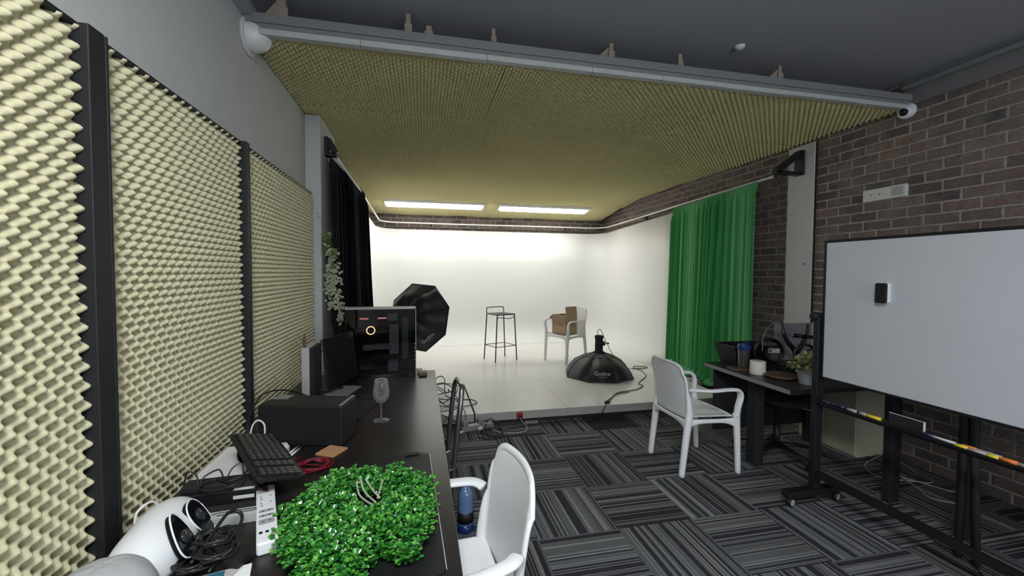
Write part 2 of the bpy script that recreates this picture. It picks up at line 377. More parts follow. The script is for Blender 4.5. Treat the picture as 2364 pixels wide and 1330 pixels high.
# ------------------------------------------------------------------ egg-crate foam
P_ = .05
def foam_mesh(name, m, wu, wv, T, parent=None, A=.036, spp=6, pitch=P_, ph=(0, 0), back=.012, zfun=None, pw=1.0):
    nu, nv = max(2, int(round(wu/pitch*spp))), max(2, int(round(wv/pitch*spp)))
    u = np.linspace(0, wu, nu+1); v = np.linspace(0, wv, nv+1); U, V = np.meshgrid(u, v, indexing='ij')
    s = (np.cos(2*PI*U/pitch+ph[0])*np.cos(2*PI*V/pitch+ph[1])+1)/2
    rs = np.random.RandomState(int(abs(wu*1000+wv*77))); 
    wob = .0015*np.sin(U*9+1)*np.cos(V*7)
    Hh = back+A*s**pw+wob
    P = np.stack([U, V, Hh], -1).reshape(-1, 3)
    n0 = len(P)
    # skirt down to the base plane round the border
    idx = np.arange(n0).reshape(nu+1, nv+1)
    border = np.concatenate([idx[:, 0], idx[-1, 1:], idx[-2::-1, -1], idx[0, -2:0:-1]])
    sk = P[border].copy(); sk[:, 2] = 0
    P = np.concatenate([P, sk])
    q = np.stack([idx[:-1, :-1], idx[1:, :-1], idx[1:, 1:], idx[:-1, 1:]], -1).reshape(-1, 4)
    nb = len(border); b2 = np.roll(border, -1); s1 = n0+np.arange(nb); s2 = np.roll(s1, -1)
    q = np.concatenate([q, np.stack([s1, s2, b2, border], -1)])
    R = np.array(T)[:3, :3]; t = np.array(T)[:3, 3]
    W = P @ R.T + t
    if zfun is not None: W[:, 2] += zfun(W[:, 0], W[:, 1])
    me = bpy.data.meshes.new(name); me.vertices.add(len(W)); me.vertices.foreach_set('co', W.astype(np.float32).ravel())
    me.loops.add(q.size); me.loops.foreach_set('vertex_index', q.astype(np.int32).ravel())
    me.polygons.add(len(q)); me.polygons.foreach_set('loop_start', np.arange(0, q.size, 4, dtype=np.int32))
    me.polygons.foreach_set('loop_total', np.full(len(q), 4, dtype=np.int32)) if False else None
    me.update(calc_edges=True); me.validate(); me.polygons.foreach_set('use_smooth', [True]*len(me.polygons)); me.materials.append(m)
    o = bpy.data.objects.new(name, me); C.objects.link(o)
    if parent is not None: o.parent = parent
    return o
# wall panels: foam sheet in a black timber frame, standing against the left wall
PT = 2.225
panels = [(.25, 1.447, 'cream egg-crate foam panel nearest the camera, left of the wide black post'),
          (1.449, 2.47, 'cream egg-crate foam panel in the middle, behind the keyboard pile'),
          (2.47, 3.905, 'cream egg-crate foam panel farthest away, ending at the white pier')]
for k, (y0, y1, lab) in enumerate(panels):
    t = thing('acoustic_panel', lab, 'acoustic panel', (XL+.005, y0, 0), group='acoustic foam panels on the left wall')
    L = y1-y0; f = MB()
    f.box(0, .018, .002, L-.002, .3, PT)                            # backing board
    rs = .062 if k == 0 else .035
    f.box(.018, .085, L-rs, L-.001, .3, PT) if k < 2 else f.box(.018, .03, L-.02, L-.001, .3, PT)
    f.box(.018, .085, .001, .028 if k == 0 else .012, .3, PT)
    f.box(.018, .06, .028, L-rs, PT-.018, PT)
    obj('frame', f, M['frame_black'], t, bevel=.004)
    T = frame((.02, .03 if k == 0 else .014, .62), (0, 1, 0), (0, 0, 1), (1, 0, 0))
    foam_mesh('foam_sheet', M['foam'], (L-rs-.03+(0 if k == 0 else .012)) if k < 2 else L-.018, PT-.012-.62, T, t, A=.036, spp=10, ph=(.6*k, .4), back=.012, pitch=.055, pw=1.0)
# ceiling sheets; the far rows sag towards the back wall
def sag(x, y):
    s = np.clip((y-6.9)/1.5, 0, 1.1); s2 = np.clip((y-4.5)/4, 0, 1)
    return -.21*s**1.15 - .012*np.abs(np.sin(x*2.1+y*1.3)) - .012*s2
rows = [(2.70, 3.72, [-.975, .55, 2.32, 3.89]), (3.725, 5.60, [-.975, .62, 2.30, 3.88]), (5.605, 7.50, [-.975, 1.30, 3.35, 3.86]), (7.505, 8.45, [-.97, 1.33, 3.80])]
rn = ['first row behind the beam', 'second row behind the beam', 'third row, in front of the lights', 'last row, around the lights']
for ri, (y0, y1, xs) in enumerate(rows):
    for ci in range(len(xs)-1):
        x0, x1 = xs[ci]+.003, xs[ci+1]-.003
        T = frame((x0, y1, 2.945+rnd.uniform(-.004, .004)), (1, 0, 0), (0, -1, 0), (0, 0, -1))
        o = foam_mesh('ceiling_foam_sheet', M['foam_c'], x1-x0, y1-y0-.004, T, None, A=.034, spp=6, ph=(rnd.uniform(0, 6), rnd.uniform(0, 6)), zfun=sag)
        side = (['left', 'middle', 'right'] if len(xs) == 4 else ['left', 'right'])[ci]
        tag(o, f'yellow egg-crate foam sheet on the ceiling, {rn[ri]}, {side} one', 'foam sheet', 'egg-crate foam sheets on the ceiling')

# ------------------------------------------------------------------ white stage and cyclorama
SZ = .125
mb = MB(); mb.box(-.9, 3.46, 4.135, 8.45, 0, .045); struct('trim_7', mb, M['black_gap'])
for a, b in ((-.9, .512), (.530, 1.508), (1.511, 2.55), (2.552, 3.46)):
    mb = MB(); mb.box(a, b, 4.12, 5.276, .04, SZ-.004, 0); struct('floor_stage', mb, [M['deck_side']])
    mb = MB(); mb.box(a, b, 4.118, 5.276, SZ-.004, SZ); struct('floor_stage', mb, M['deck'])
mb = MB(); mb.box(-.9, 3.86, 5.28, 8.45, .04, SZ); struct('floor_stage', mb, M['deck'])
mb = MB(); mb.box(3.46, 3.87, 4.9, 5.28, .04, SZ); struct('floor_stage', mb, M['deck'])
# cyclorama shell: sweep an L profile with a cove round the three sides
path = []
xl, xr, yb, rc = -.84, 3.84, 8.42, .42
path.append((xl, 4.6, 1, 0))
for y in np.linspace(5.2, yb-rc, 6): path.append((xl, y, 1, 0))
for k in range(1, 8):
    a = PI-PI/2*k/8; path.append((xl+rc+rc*math.cos(a), yb-rc+rc*math.sin(a), -math.cos(a), -math.sin(a)))
for x in np.linspace(xl+rc, xr-rc, 8): path.append((x, yb, 0, -1))
for k in range(1, 8):
    a = PI/2-PI/2*k/8; path.append((xr-rc+rc*math.cos(a), yb-rc+rc*math.sin(a), -math.cos(a), -math.sin(a)))
for y in np.linspace(yb-rc, 5.60, 6): path.append((xr, y, -1, 0))
cove = .42
def cyc_top(y): return 2.385+.042*(yb-y)
mb = MB(); prof_n = 0; V = []
for (x, y, nx, ny) in path:
    zt = cyc_top(y); pr = [(0, zt), (0, 1.75), (0, 1.2), (0, .8)]
    for k in range(0, 9):
        a = PI/2*k/8; pr.append((cove-cove*math.cos(a), SZ-.008+cove-cove*math.sin(a)))
    prof_n = len(pr)
    for d, z in pr: V.append((x+nx*d, y+ny*d, z))
F = [(i*prof_n+j, i*prof_n+j+1, (i+1)*prof_n+j+1, (i+1)*prof_n+j) for i in range(len(path)-1) for j in range(prof_n-1)]
mb.add(V, F); struct('wall_cyclorama', mb, M['cyc'], smooth=True, solid=.02)
# curved white rail round the stage
rp = [(-.76, 4.15, 2.60), (-.76, 5.5, 2.58), (-.76, 7.0, 2.54)]
for k in range(0, 9):
    a = PI-PI/2*k/8; rp.append((-.76+.32+.32*math.cos(a), 8.0+.32*math.sin(a), 2.505))
rp += [(.8, 8.32, 2.50), (2.2, 8.32, 2.505)]
for k in range(0, 9):
    a = PI/2-PI/2*k/8; rp.append((3.44+.34*math.cos(a), 7.98+.34*math.sin(a), 2.505))
rp += [(3.78, 6.5, 2.545), (3.78, 5.0, 2.59), (3.78, 3.93, 2.617)]
rail = thing('curtain_rail', 'thin white curved curtain rail running around the top of the stage', 'curtain rail')
mb = MB(); mb.tube(rp, .013, 8); obj('rod', mb, M['rail'], rail, smooth=True)
mb = MB(); mb.lathe([(.017, 0), (.017, .04)], 12, T=Matrix.Translation((3.78, 3.935, 2.617)) @ Matrix.Rotation(PI/2, 4, 'X')); obj('end_cap', mb, M['white'], rail)
for (x, y, z, dx, dy) in [(.2, 8.32, 2.5, 0, 1), (1.6, 8.32, 2.5, 0, 1), (3.0, 8.32, 2.505, 0, 1), (3.78, 6.7, 2.54, 1, 0), (3.78, 5.75, 2.565, 1, 0), (-.76, 7.3, 2.535, -1, 0), (-.76, 6.6, 2.55, -1, 0)]:
    mb = MB(); L = .10 if dx == 1 else .17
    mb.tube([(x, y, z-.012), (x+dx*L, y+dy*L, z-.012)], .005, 6); mb.box(x+dx*L-.012, x+dx*L+.012, y+dy*L-.012, y+dy*L+.012, z-.04, z+.01)
    obj('bracket', mb, M['black'], rail)

# fluorescent fittings
for k, (x0, x1, lab) in enumerate([(-.63, 1.13, 'long fluorescent ceiling light over the stage, left one of two'), (1.42, 3.18, 'long fluorescent ceiling light over the stage, right one of two')]):
    t = thing('ceiling_light', lab, 'ceiling light', (0, 0, 0), group='fluorescent ceiling lights over the stage')
    slope = -.125
    T = Matrix.Translation(((x0+x1)/2, 7.70, 2.785 if k == 0 else 2.78)) @ Matrix.Rotation(slope, 4, 'X')
    L = (x1-x0)/2; hb = MB()
    hb.prism([(-.15, .06), (-.15, 0), (-.125, -.028), (.125, -.028), (.15, 0), (.15, .06)], -L, L, T=T @ Matrix(((0, 0, 1, 0), (1, 0, 0, 0), (0, 1, 0, 0), (0, 0, 0, 1))))
    obj('housing', hb, M['white'], t)
    d = MB(); d.prism([(-.118, -.0285), (-.105, -.05), (.105, -.05), (.118, -.0285)], -L+.03, L-.03, T=T @ Matrix(((0, 0, 1, 0), (1, 0, 0, 0), (0, 1, 0, 0), (0, 0, 0, 1))))
    obj('diffuser', d, M['tube'], t)
# the room's other fitting, on the ceiling behind the camera
t = thing('ceiling_light', 'rectangular ceiling light behind the camera', 'ceiling light', (-.10, -.40, ZC))
mb = MB(); mb.box(-.32, .32, -.62, .62, -.05, 0); obj('housing', mb, M['white'], t)
mb = MB(); mb.box(-.29, .29, -.59, .59, -.062, -.05); obj('diffuser', mb, M['tube_front'], t)

# ------------------------------------------------------------------ curtains
def curtain(name, p0, p1, zt, zb, folds, amp, m, label, seed=0, flare=0, lean=(0, 0), pool=0, header=.09, jag=0, slope=0, botfn=None):
    rr = random.Random(seed); p0 = Vector((*p0, 0)); p1 = Vector((*p1, 0)); d = p1-p0; L = d.length; d.normalize(); n = Vector((-d.y, d.x, 0))
    ph = [rr.uniform(0, 6.28) for _ in range(6)]; nu, nv = folds*12, 60
    def fn(u, v):
        z = zt+slope*u-(zt+slope*u-zb)*v
        g = min(1, v*9+.25)
        a = amp*g*(.7+.5*math.sin(u*11+ph[0]))*(1+.35*v)
        uu = u+.006*math.sin(v*4+u*23+ph[1])*v+.012*math.sin(u*7+ph[2]+v*2.2)*v
        wv = math.sin(2*PI*folds*uu+ph[3]+1.3*math.sin(u*9+ph[4])+.9*math.sin(u*23+ph[1]))*(.75+.4*math.sin(u*31+ph[0]))+.42*math.sin(2*PI*folds*1.9*uu+ph[5]+v)
        if v < .035: wv = .5*math.sin(2*PI*folds*3.1*u+ph[1])+.3*math.sin(2*PI*folds*1.3*u)
        elif v < .05: a *= .6
        s = (u-.5)*(1+flare*v)+.5
        p = p0+d*(s*L)+n*(a*wv)+Vector((lean[0]*v, lean[1]*v, z))
        if pool and v > 1-pool:
            e = (v-1+pool)/pool; r3 = noise.noise(Vector((u*14, e*5, seed)))
            p.z = zb+.010+(1-e)*pool*(zt-zb)*.5+.035*abs(r3)*e
            p += n*(-.16*e*e*(.7+.5*math.sin(u*17+ph[2]))+.03*r3*e)
        return p
    mb = MB(); mb.grid(fn, nu, nv); o = obj(name, mb, m, smooth=True, solid=.004, fix=False); tag(o, label, 'curtain'); return o
curtain('green_curtain', (3.76, 5.72), (3.70, 4.02), 2.535, SZ+.01, 14, .034, M['green'], 'bright green velvet curtain hanging from the rail right of the stage', 3, pool=.07, slope=.055, flare=.02, lean=(-.045, 0))
curtain('black_curtain', (-.80, 4.02), (-.745, 5.95), 2.585, SZ+.02, 14, .030, M['blackvelvet'], 'black velvet curtain hanging behind the white pier left of the stage', 5, flare=.16, lean=(.05, .10), slope=.02)

# wall brackets carrying the curtain bar
def tri_bracket(name, x, y, z0, z1, sx, reach, label):
    t = thing(name, label, 'bracket', (x, y, 0)); mb = MB()
    mb.box(0, sx*.03, -.05, .05, z0, z1) if sx > 0 else mb.box(sx*.03, 0, -.05, .05, z0, z1)
    obj('wall_plate', mb, M['black_metal'], t, bevel=.003)
    mb = MB(); mb.box(min(0, sx*reach), max(0, sx*reach), -.03, .03, z0, z0+.035); obj('arm', mb, M['black_metal'], t, bevel=.003)
    mb = MB(); a = Vector((sx*.02, 0, z1-.02)); b = Vector((sx*reach*.92, 0, z0+.03)); dd = (b-a).normalized(); nn = Vector((-dd.z, 0, dd.x))
    for s in (-1, 1): pass
    v = []
    for p in (a, b):
        for yy in (-.03, .03):
            for s in (-.028, .028): v.append(p+nn*s+Vector((0, yy, 0)))
    mb.add(v, [(0, 1, 3, 2), (4, 6, 7, 5), (0, 4, 5, 1), (2, 3, 7, 6), (0, 2, 6, 4), (1, 5, 7, 3)]); obj('brace', mb, M['black_metal'], t)
tri_bracket('wall_bracket', 3.872, 3.64, 2.575, 2.83, -1, .33, 'black triangular steel bracket at the top of the right white pier')
tri_bracket('wall_bracket', -.855, 4.12, 2.60, 2.77, 1, .10, 'black triangular steel bracket on the left pier above the black curtain')

# dome camera, alarm dome, ceiling sensor, conduit plate, hole in pier
t = thing('security_camera', 'white dome security camera on the brick wall by the ceiling', 'camera', (XR, 2.68, 2.885))
TX = Matrix.Rotation(-PI/2, 4, 'Y')
mb = MB(); mb.lathe([(.06, 0), (.062, .02), (.05, .035)], 24, T=TX); obj('mount', mb, M['white'], t, smooth=True)
mb = MB(); mb.lathe([(.045, 0)]+[(.052*math.cos(a), .035+.045*math.sin(a)) for a in [PI/2*k/6 for k in range(6)]]+[(0.0, .08)], 24, T=TX @ Matrix.Translation((-.012, .0, 0))); obj('shell', mb, M['white'], t, smooth=True)
mb = MB(); mb.lathe([(.030*math.cos(a), .030*math.sin(a)) for a in [PI/2*k/6-.2 for k in range(7)]]+[(0, .030)], 20, T=Matrix.Translation((-.072, -.012, -.018)) @ Matrix.Rotation(-2.2, 4, 'Y')); obj('lens', mb, M['black_gloss'], t, smooth=True)
t = thing('wall_alarm', 'white rounded alarm dome on the left wall under the beam', 'alarm', (XL, 2.72, 2.90))
mb = MB(); mb.lathe([(.085*math.cos(a), .13*math.sin(a)**.8) for a in [PI/2*k/7 for k in range(7)]]+[(0, .13)], 28, T=Matrix.Rotation(PI/2, 4, 'Y')); obj('dome', mb, M['white'], t, smooth=True)
mb = MB(); mb.lathe([(.105, 0), (.105, .012), (.1, .016)], 28, T=Matrix.Rotation(PI/2, 4, 'Y')); obj('base', mb, M['white_m'], t, smooth=True)
mb = MB(); mb.lathe([(.035*math.cos(a), -.025*math.sin(a)) for a in [PI/2*k/5 for k in range(5)]]+[(0, -.025)], 20, c=(2.18, 2.56, ZC)); o = obj('ceiling_sensor', mb, M['white'], smooth=True); tag(o, 'small white round sensor on the dark ceiling above the beam', 'sensor')
t = thing('conduit_cover', 'long white plastic cover plate screwed to the brick wall', 'cover plate', (XR, 2.83, 2.245))
mb = MB(); mb.box(-.028, 0, -.17, .17, -.052, .052); obj('cover', mb, M['white_m'], t, bevel=.004)
mb = MB(); mb.box(-.031, -.028, -.15, -.065, -.035, .035); obj('shutter', mb, M['grey_l'], t, bevel=.002)
for yy in (.10, .03): mb = MB(); mb.lathe([(.005, 0), (.005, .002)], 10, T=Matrix.Translation((-.028, yy, 0)) @ TX); obj('screw', mb, M['black'], t)
mb = MB(); mb.lathe([(.009, 0), (.007, .003)], 10, T=Matrix.Translation((3.872, 3.57, 1.655)) @ TX); o = obj('wall_plug', mb, M['black']); tag(o, 'small black screw plug in the right white pier', 'wall plug')

# ------------------------------------------------------------------ white resin armchair (faces +Y locally)
def make_chair(label, loc, rz, group):
    t = thing('armchair', label, 'chair', loc, rz, group)
    # seat: dished shell with rolled front edge
    def seat(u, v):
        x = (u-.5)*(.44+.05*v); y = -.19+.42*v; e = abs(u-.5)*2
        z = .438-.012*math.sin(PI*v)*(1-e**2)+.012*e**4-.03*max(0, (v-.85)/.15)**2+.012*(1-v)
        return (x*(1-.06*max(0, (v-.8)/.2)**2*e), y, z)
    mb = MB(); mb.grid(seat, 14, 14); obj('seat', mb, M['chair'], t, smooth=True, solid=.012, subsurf=1)
    # apron under the seat: four arched bands
    def apron(p, q, bow, dip):
        P0, P1 = Vector(p), Vector(q)
        def fn(u, v):
            w_ = (2*u-1); c = P0.lerp(P1, u); out = Vector((P1.y-P0.y, P0.x-P1.x, 0)).normalized()*bow*(1-w_*w_)
            zt = .436-dip*(1-w_*w_)*0; zb = .436-.030-.055*abs(w_)**3.5
            c = c+out; c.z = zt+(zb-zt)*v; return c
        return fn
    mb = MB()
    for p, q, bo in (((.215, -.205, 0), (.25, .212, 0), .008), ((-.25, .212, 0), (-.215, -.205, 0), .008), ((.25, .212, 0), (-.25, .212, 0), .022), ((-.215, -.205, 0), (.215, -.205, 0), .010)): mb.grid(apron(p, q, bo, 0), 16, 3)
    obj('apron', mb, M['chair'], t, smooth=True, solid=.010, fix=False)
    # backrest
    def back(u, v):
        e = (u-.5)*2; c_ = max(0, (abs(e)-.62)/.38); drop = .075*(1-math.sqrt(max(0, 1-c_*c_)))
        hw = .203+.016*min(1, v*1.6); z = .435+(.858-.435)*v-drop*v**5-.010*e*e*v
        y = -.200+.012*v-.085*v**2.2+.040*e*e*(.35+.65*v)-.016*math.sin(PI*v)
        return (e*hw*(1-.03*c_*v**8), y, z)
    mb = MB(); mb.grid(back, 20, 18); obj('backrest', mb, M['chair'], t, smooth=True, solid=.010, subsurf=1)
    rim = [back(0, v/14) for v in range(0, 14)]+[back(u/20, 1) for u in range(0, 21)]+[back(1, 1-v/14) for v in range(1, 15)]
    mb = MB(); mb.tube(rim, [(.015, .009)]*len(rim), 10); obj('back_rim', mb, M['chair'], t, smooth=True)
    for s in (-1, 1):
        pp = crom([(s*.218, -.200, .655), (s*.219, -.188, .60), (s*.219, -.178, .48), (s*.218, -.190, .38), (s*.218, -.212, .20), (s*.218, -.235, .0)], 6); k = len(pp)
        mb = MB(); mb.tube(pp, [(.006+.018*min(1, 2.0*i/k)-.004*max(0, i/k-.5), .006+.026*min(1, 2.2*i/k)-.018*max(0, i/k-.45)) for i in range(k)], 12)
        obj('leg', mb, M['chair'], t, smooth=True)
        pp = crom([(s*.252, .208, .47), (s*.252, .212, .40), (s*.252, .224, .2), (s*.25, .235, .0)], 6); k = len(pp)
        mb = MB(); mb.tube(pp, [(.025-.004*i/k, .031-.012*i/k) for i in range(k)], 12)
        obj('leg', mb, M['chair'], t, smooth=True)
        pts = crom([(s*.224, -.180, .665), (s*.262, -.14, .672), (s*.285, -.03, .667), (s*.288, .10, .670), (s*.284, .19, .660), (s*.276, .222, .61), (s*.264, .212, .53), (s*.254, .208, .45)], 6)
        k = len(pts); rr_ = []
        for i in range(k):
            f = i/(k-1); rr_.append((.027-.004*max(0, (f-.5)/.5), .013+.013*max(0, (f-.5)/.5)))
        mb = MB(); mb.tube(pts, rr_, 12); obj('armrest', mb, M['chair'], t, smooth=True)
    return t
c1 = make_chair('white plastic armchair standing on the carpet in front of the dark side table', (2.165, 2.978, 0), -PI/2, 'white plastic armchairs')
c2 = dup(c1, (.088, 1.43, 0), math.radians(90+5), 'white plastic armchair pushed up to the long dark desk')
c3 = dup(c1, (2.293, 6.356, SZ), math.atan2(-.4, -.917)-PI/2, 'white plastic armchair on the stage with a cardboard box on its seat')

# ------------------------------------------------------------------ bar stool
t = thing('bar_stool', 'thin black wire-frame bar stool with low back loop on the white stage', 'stool', (1.262, 6.651, SZ), math.radians(22))
top = {}; foot = {}
for sx in (-1, 1):
    for sy in (-1, 1):
        top[sx, sy] = Vector((sx*.165, sy*.16, .745)); foot[sx, sy] = Vector((sx*.205, sy*.175, 0))
for k_, tp in top.items():
    ft = foot[k_]; mb = MB()
    mb.tube([tp+(ft-tp)*.0, tp+(ft-tp)*.05, ft], .0095, 10); obj('leg', mb, M['black_metal'], t, smooth=True)
def seatf(u, v):
    x = (u-.5)*.33; y = (v-.5)*.33
    return (x, y, .757-.018*math.sin(PI*u)*math.sin(PI*v))
mb = MB(); mb.grid(seatf, 8, 8); obj('seat', mb, M['black_metal'], t, smooth=True, solid=.004)
mb = MB(); mb.tube([(-.165, -.16, .75), (.165, -.16, .75), (.165, .16, .75), (-.165, .16, .75), (-.165, -.16, .75)], .009, 8); obj('seat_frame', mb, M['black_metal'], t)
mb = MB(); mb.tube(crom([(-.17, -.165, .66), (-.15, -.168, .705), (-.06, -.17, .70), (.05, -.17, .685), (.13, -.168, .70), (.155, -.166, .715), (.17, -.166, .67)], 5), .006, 8); obj('seat_brace', mb, M['black_metal'], t, smooth=True)
mb = MB(); z_ = .24; q = [top[a, b]+(foot[a, b]-top[a, b])*(1-z_/.745) for a, b in ((-1, -1), (1, -1), (1, 1), (-1, 1), (-1, -1))]
mb.tube(q, .006, 8); obj('footrest', mb, M['black_metal'], t)
mb = MB(); mb.tube([(-.165, .16, .75)]+crom([(-.168, .165, .80), (-.16, .168, .838), (-.13, .17, .85), (.13, .17, .85), (.16, .168, .838), (.168, .165, .80)], 4)+[(.165, .16, .75)], .0075, 8); obj('back_loop', mb, M['black_metal'], t, smooth=True)

# ------------------------------------------------------------------ cardboard box on the stage chair
t = thing('cardboard_box', 'open brown cardboard box on the seat of the white armchair on the stage', 'box', (2.255, 6.345, SZ+.452), math.radians(26))
w2, d2_, h = .125, .155, .30; mb = MB()
for a in ((-w2, w2, -d2_, -d2_+.004), (-w2, w2, d2_-.004, d2_), (-w2, -w2+.004, -d2_, d2_), (w2-.004, w2, -d2_, d2_)): mb.box(*a, 0, h)
mb.box(-w2, w2, -d2_, d2_, 0, .004); obj('carton', mb, M['cardboard'], t)
mb = MB(); mb.box(0, .004, -d2_+.006, d2_-.006, 0, .11); obj('flap', mb, M['card_in'], t, loc=(-w2+.008, 0, h-.004), rot=(0, PI+.25, 0))
mb = MB(); mb.box(-w2, w2, 0, .004, 0, .14); obj('flap', mb, M['cardboard'], t, loc=(0, -d2_, h), rot=(-.12, 0, 0))
mb = MB(); mb.box(-w2, w2, 0, .004, 0, .10); obj('flap', mb, M['card_in'], t, loc=(0, d2_, h), rot=(-2.3, 0, 0))
mb = MB(); mb.box(-.085, .02, -d2_-.0008, -d2_, .15, .165); mb.box(-.085, .05, -d2_-.0008, -d2_, .14, .143); obj('print', mb, M['ink'], t)
mb = MB(); mb.box(-w2-.0008, -w2, -.09, .02, .15, .158)
rp_ = [(-w2-.0006, (.10)+.042*math.cos(a), .155+.042*math.sin(a)) for a in [2*PI*k/24 for k in range(25)]]
mb.tube(rp_, .002, 4); obj('print', mb, M['ink'], t)

# ------------------------------------------------------------------ octagonal softboxes
def softbox(label, M4, R, phase, logo_panels, strobe=True, bulge=.017, group='octagonal softboxes', prof=[(1.0, 0), (.915, .27), (.74, .60), (.45, .84), (.16, .97)]):
    """local: rim in z=0 plane, apex towards +z"""
    t = thing('softbox', label, 'softbox', (0, 0, 0), group=group); t.matrix_world = M4
    pv = lambda r, z, k: Vector((r*math.cos(phase+k*PI/4), r*math.sin(phase+k*PI/4), z))
    def rz_(r, hh): return (R*r, R*.66*hh)
    smooth_prof = [(p.x, p.y) for p in crom([(q[0], q[1], 0) for q in prof], 4)]
    mb = MB()
    for k in range(8):
        n_ = len(smooth_prof); V = []
        for q in smooth_prof:
            ra, za = rz_(*q); V += [pv(ra, za, k), pv(ra, za, k+1)]
        mb.add(V, [(2*i, 2*i+1, 2*i+3, 2*i+2) for i in range(n_-1)])
    obj('canopy', mb, [M['fabric']], t, solid=.002, smooth=True, fix=False)
    mb = MB()
    for k in range(8):
        mb.tube([pv(*[(rz_(*p))[0] for p in [q]], (rz_(*q))[1]+.003, k) for q in prof], .0045, 6)
    obj('rib_piping', mb, M['fabric2'], t)
    mb = MB(); rimp = [pv(R*1.0, .004, k) for k in range(9)]; mb.tube(rimp, .006, 6); r3, z3 = rz_(.45, .84); mb.tube([pv(r3, z3+.002, k) for k in range(9)], .0035, 6); obj('seam_piping', mb, M['fabric'], t)
    mb = MB(); mb.add([pv(R*.93, .03, k) for k in range(8)], [tuple(range(8))]); obj('diffuser_cloth', mb, M['white_m'], t, solid=.002)
    for (k, s, flip) in logo_panels:
        (ra, za), (rb, zb) = rz_(1.0, 0), rz_(*prof[2])
        a, b, c, d = pv(ra, za, k), pv(ra, za, k+1), pv(rb, zb, k+1), pv(rb, zb, k)
        x = (b-a).normalized(); upv = ((c+d)/2-(a+b)/2).normalized(); n = x.cross(upv)
        cen = (a+b)/2+upv*(((c+d)/2-(a+b)/2).length*.45)+n*(.004+bulge)
        T = frame(cen, x, upv, n)
        for txt, sz, dy in (('Godox', .060*s, .012), ('www.godox.com', .0135*s, -.032)):
            tm = text_mb(txt, sz); tm.v = [tuple(T @ Vector((p[0], p[1]+dy, p[2]))) for p in tm.v]; obj('lettering', tm, M['logo'], t)
    hz = R*.66*.97
    if strobe:
        mb = MB(); mb.lathe([(.078, -.01), (.082, .012), (.062, .02), (.056, .03), (.054, .20), (.060, .205), (.064, .235), (.05, .245)], 20, T=Matrix.Translation((0, 0, hz))); sb = obj('flash_head', mb, M['black_m'], t, smooth=True)
        mb = MB(); mb.box(-.015, .015, .05, .085, hz+.10, hz+.16); mb.tube([(0, .085, hz+.13), (0, .125, hz+.13)], .006, 8); mb.lathe([(.012, 0), (.012, .02)], 8, T=Matrix.Translation((0, .12, hz+.13)) @ Matrix.Rotation(-PI/2, 4, 'X'))
        obj('mount_knob', mb, M['black'], t, rot=(0, 0, -PI/2-.2))
    return t
ph_f = math.radians(-130)
fb = softbox('black octagonal softbox lying face down on the stage with its lamp on top', Matrix.Translation((2.42, 5.375, SZ+.005)), .48, ph_f, [(0, 1.25, 0)])
nU = Vector((-.54, -.829, .146)).normalized(); aU = Vector((-.189, .289, .941)); aU = (aU-nU*aU.dot(nU)).normalized(); bU = nU.cross(aU)
MU = frame((-.032, 5.74, .941), aU, bU, nU)
# vertex 0 is at aU; seen from behind the panels run clockwise or not depending on bU
ub = softbox('black octagonal softbox on a stand behind the computer tower, tilted and turned away', MU, .475, 0, [(4, 1.25, 0), (0, 1.25, 0)], bulge=.004, prof=[(1.0, 0), (.80, .36), (.60, .72), (.30, .92), (.16, .97)])
# its stand
t = thing('light_stand', 'black light stand carrying the tilted softbox behind the desk', 'light stand', (-.24, 5.43, SZ))
hz = Vector((-.032, 5.74, .941))+nU*.40
px, py = hz.x+.0, hz.y-.0
t.location = (px, py, SZ)
mb = MB(); mb.tube([(0, 0, .16), (0, 0, hz.z-SZ-.06)], .014, 10); obj('pole', mb, M['black_metal'], t)
for k in range(3):
    a = 2*PI*k/3+.5; mb = MB(); mb.tube([(0, 0, .42), (.32*math.cos(a), .32*math.sin(a), .012)], .009, 8); mb.tube([(0, 0, .18), (.17*math.cos(a), .17*math.sin(a), .205)], .006, 6); obj('leg', mb, M['black_metal'], t)

# mains lead of the lying softbox, across the stage and down its front
zs = SZ+.006
cable('power_lead', [(2.42, 5.42, .68), (2.43, 5.44, .735), (2.50, 5.50, .74), (2.60, 5.58, .60), (2.72, 5.62, .40), (2.86, 5.66, .22), (2.98, 5.66, zs), (3.13, 5.60, zs), (3.30, 5.62, zs), (3.33, 5.70, zs), (3.18, 5.74, zs), (3.10, 5.64, zs), (3.14, 5.50, zs), (3.09, 5.32, zs), (3.02, 5.15, zs), (2.74, 4.85, zs), (2.73, 4.72, zs), (2.55, 4.58, zs), (2.28, 4.50, zs), (2.10, 4.32, zs), (1.98, 4.20, zs), (1.93, 4.105, .115), (1.86, 4.07, .04), (1.74, 4.03, .008), (1.45, 4.05, .008), (1.15, 4.02, .008), (.92, 3.98, .008), (.74, 3.93, .008), (.60, 3.97, .02)], .0048, M['cable'], 'thin black lead running from the lying softbox across the stage and down its edge')
cable('power_lead', [(1.98, 4.19, zs+.004), (2.06, 4.25, zs+.003), (2.20, 4.42, zs+.004), (2.42, 4.50, zs)], .004, M['cable'], 'second short lead lying beside the long one at the stage edge')
mb = MB(); mb.box(-.03, .03, -.02, .02, -.01, .012); o = obj('lead_connector', mb, M['black'], loc=(1.985, 4.17, SZ+.012), rot=(0, 0, .6), bevel=.004); tag(o, 'small black lead connector at the edge of the stage', 'connector')

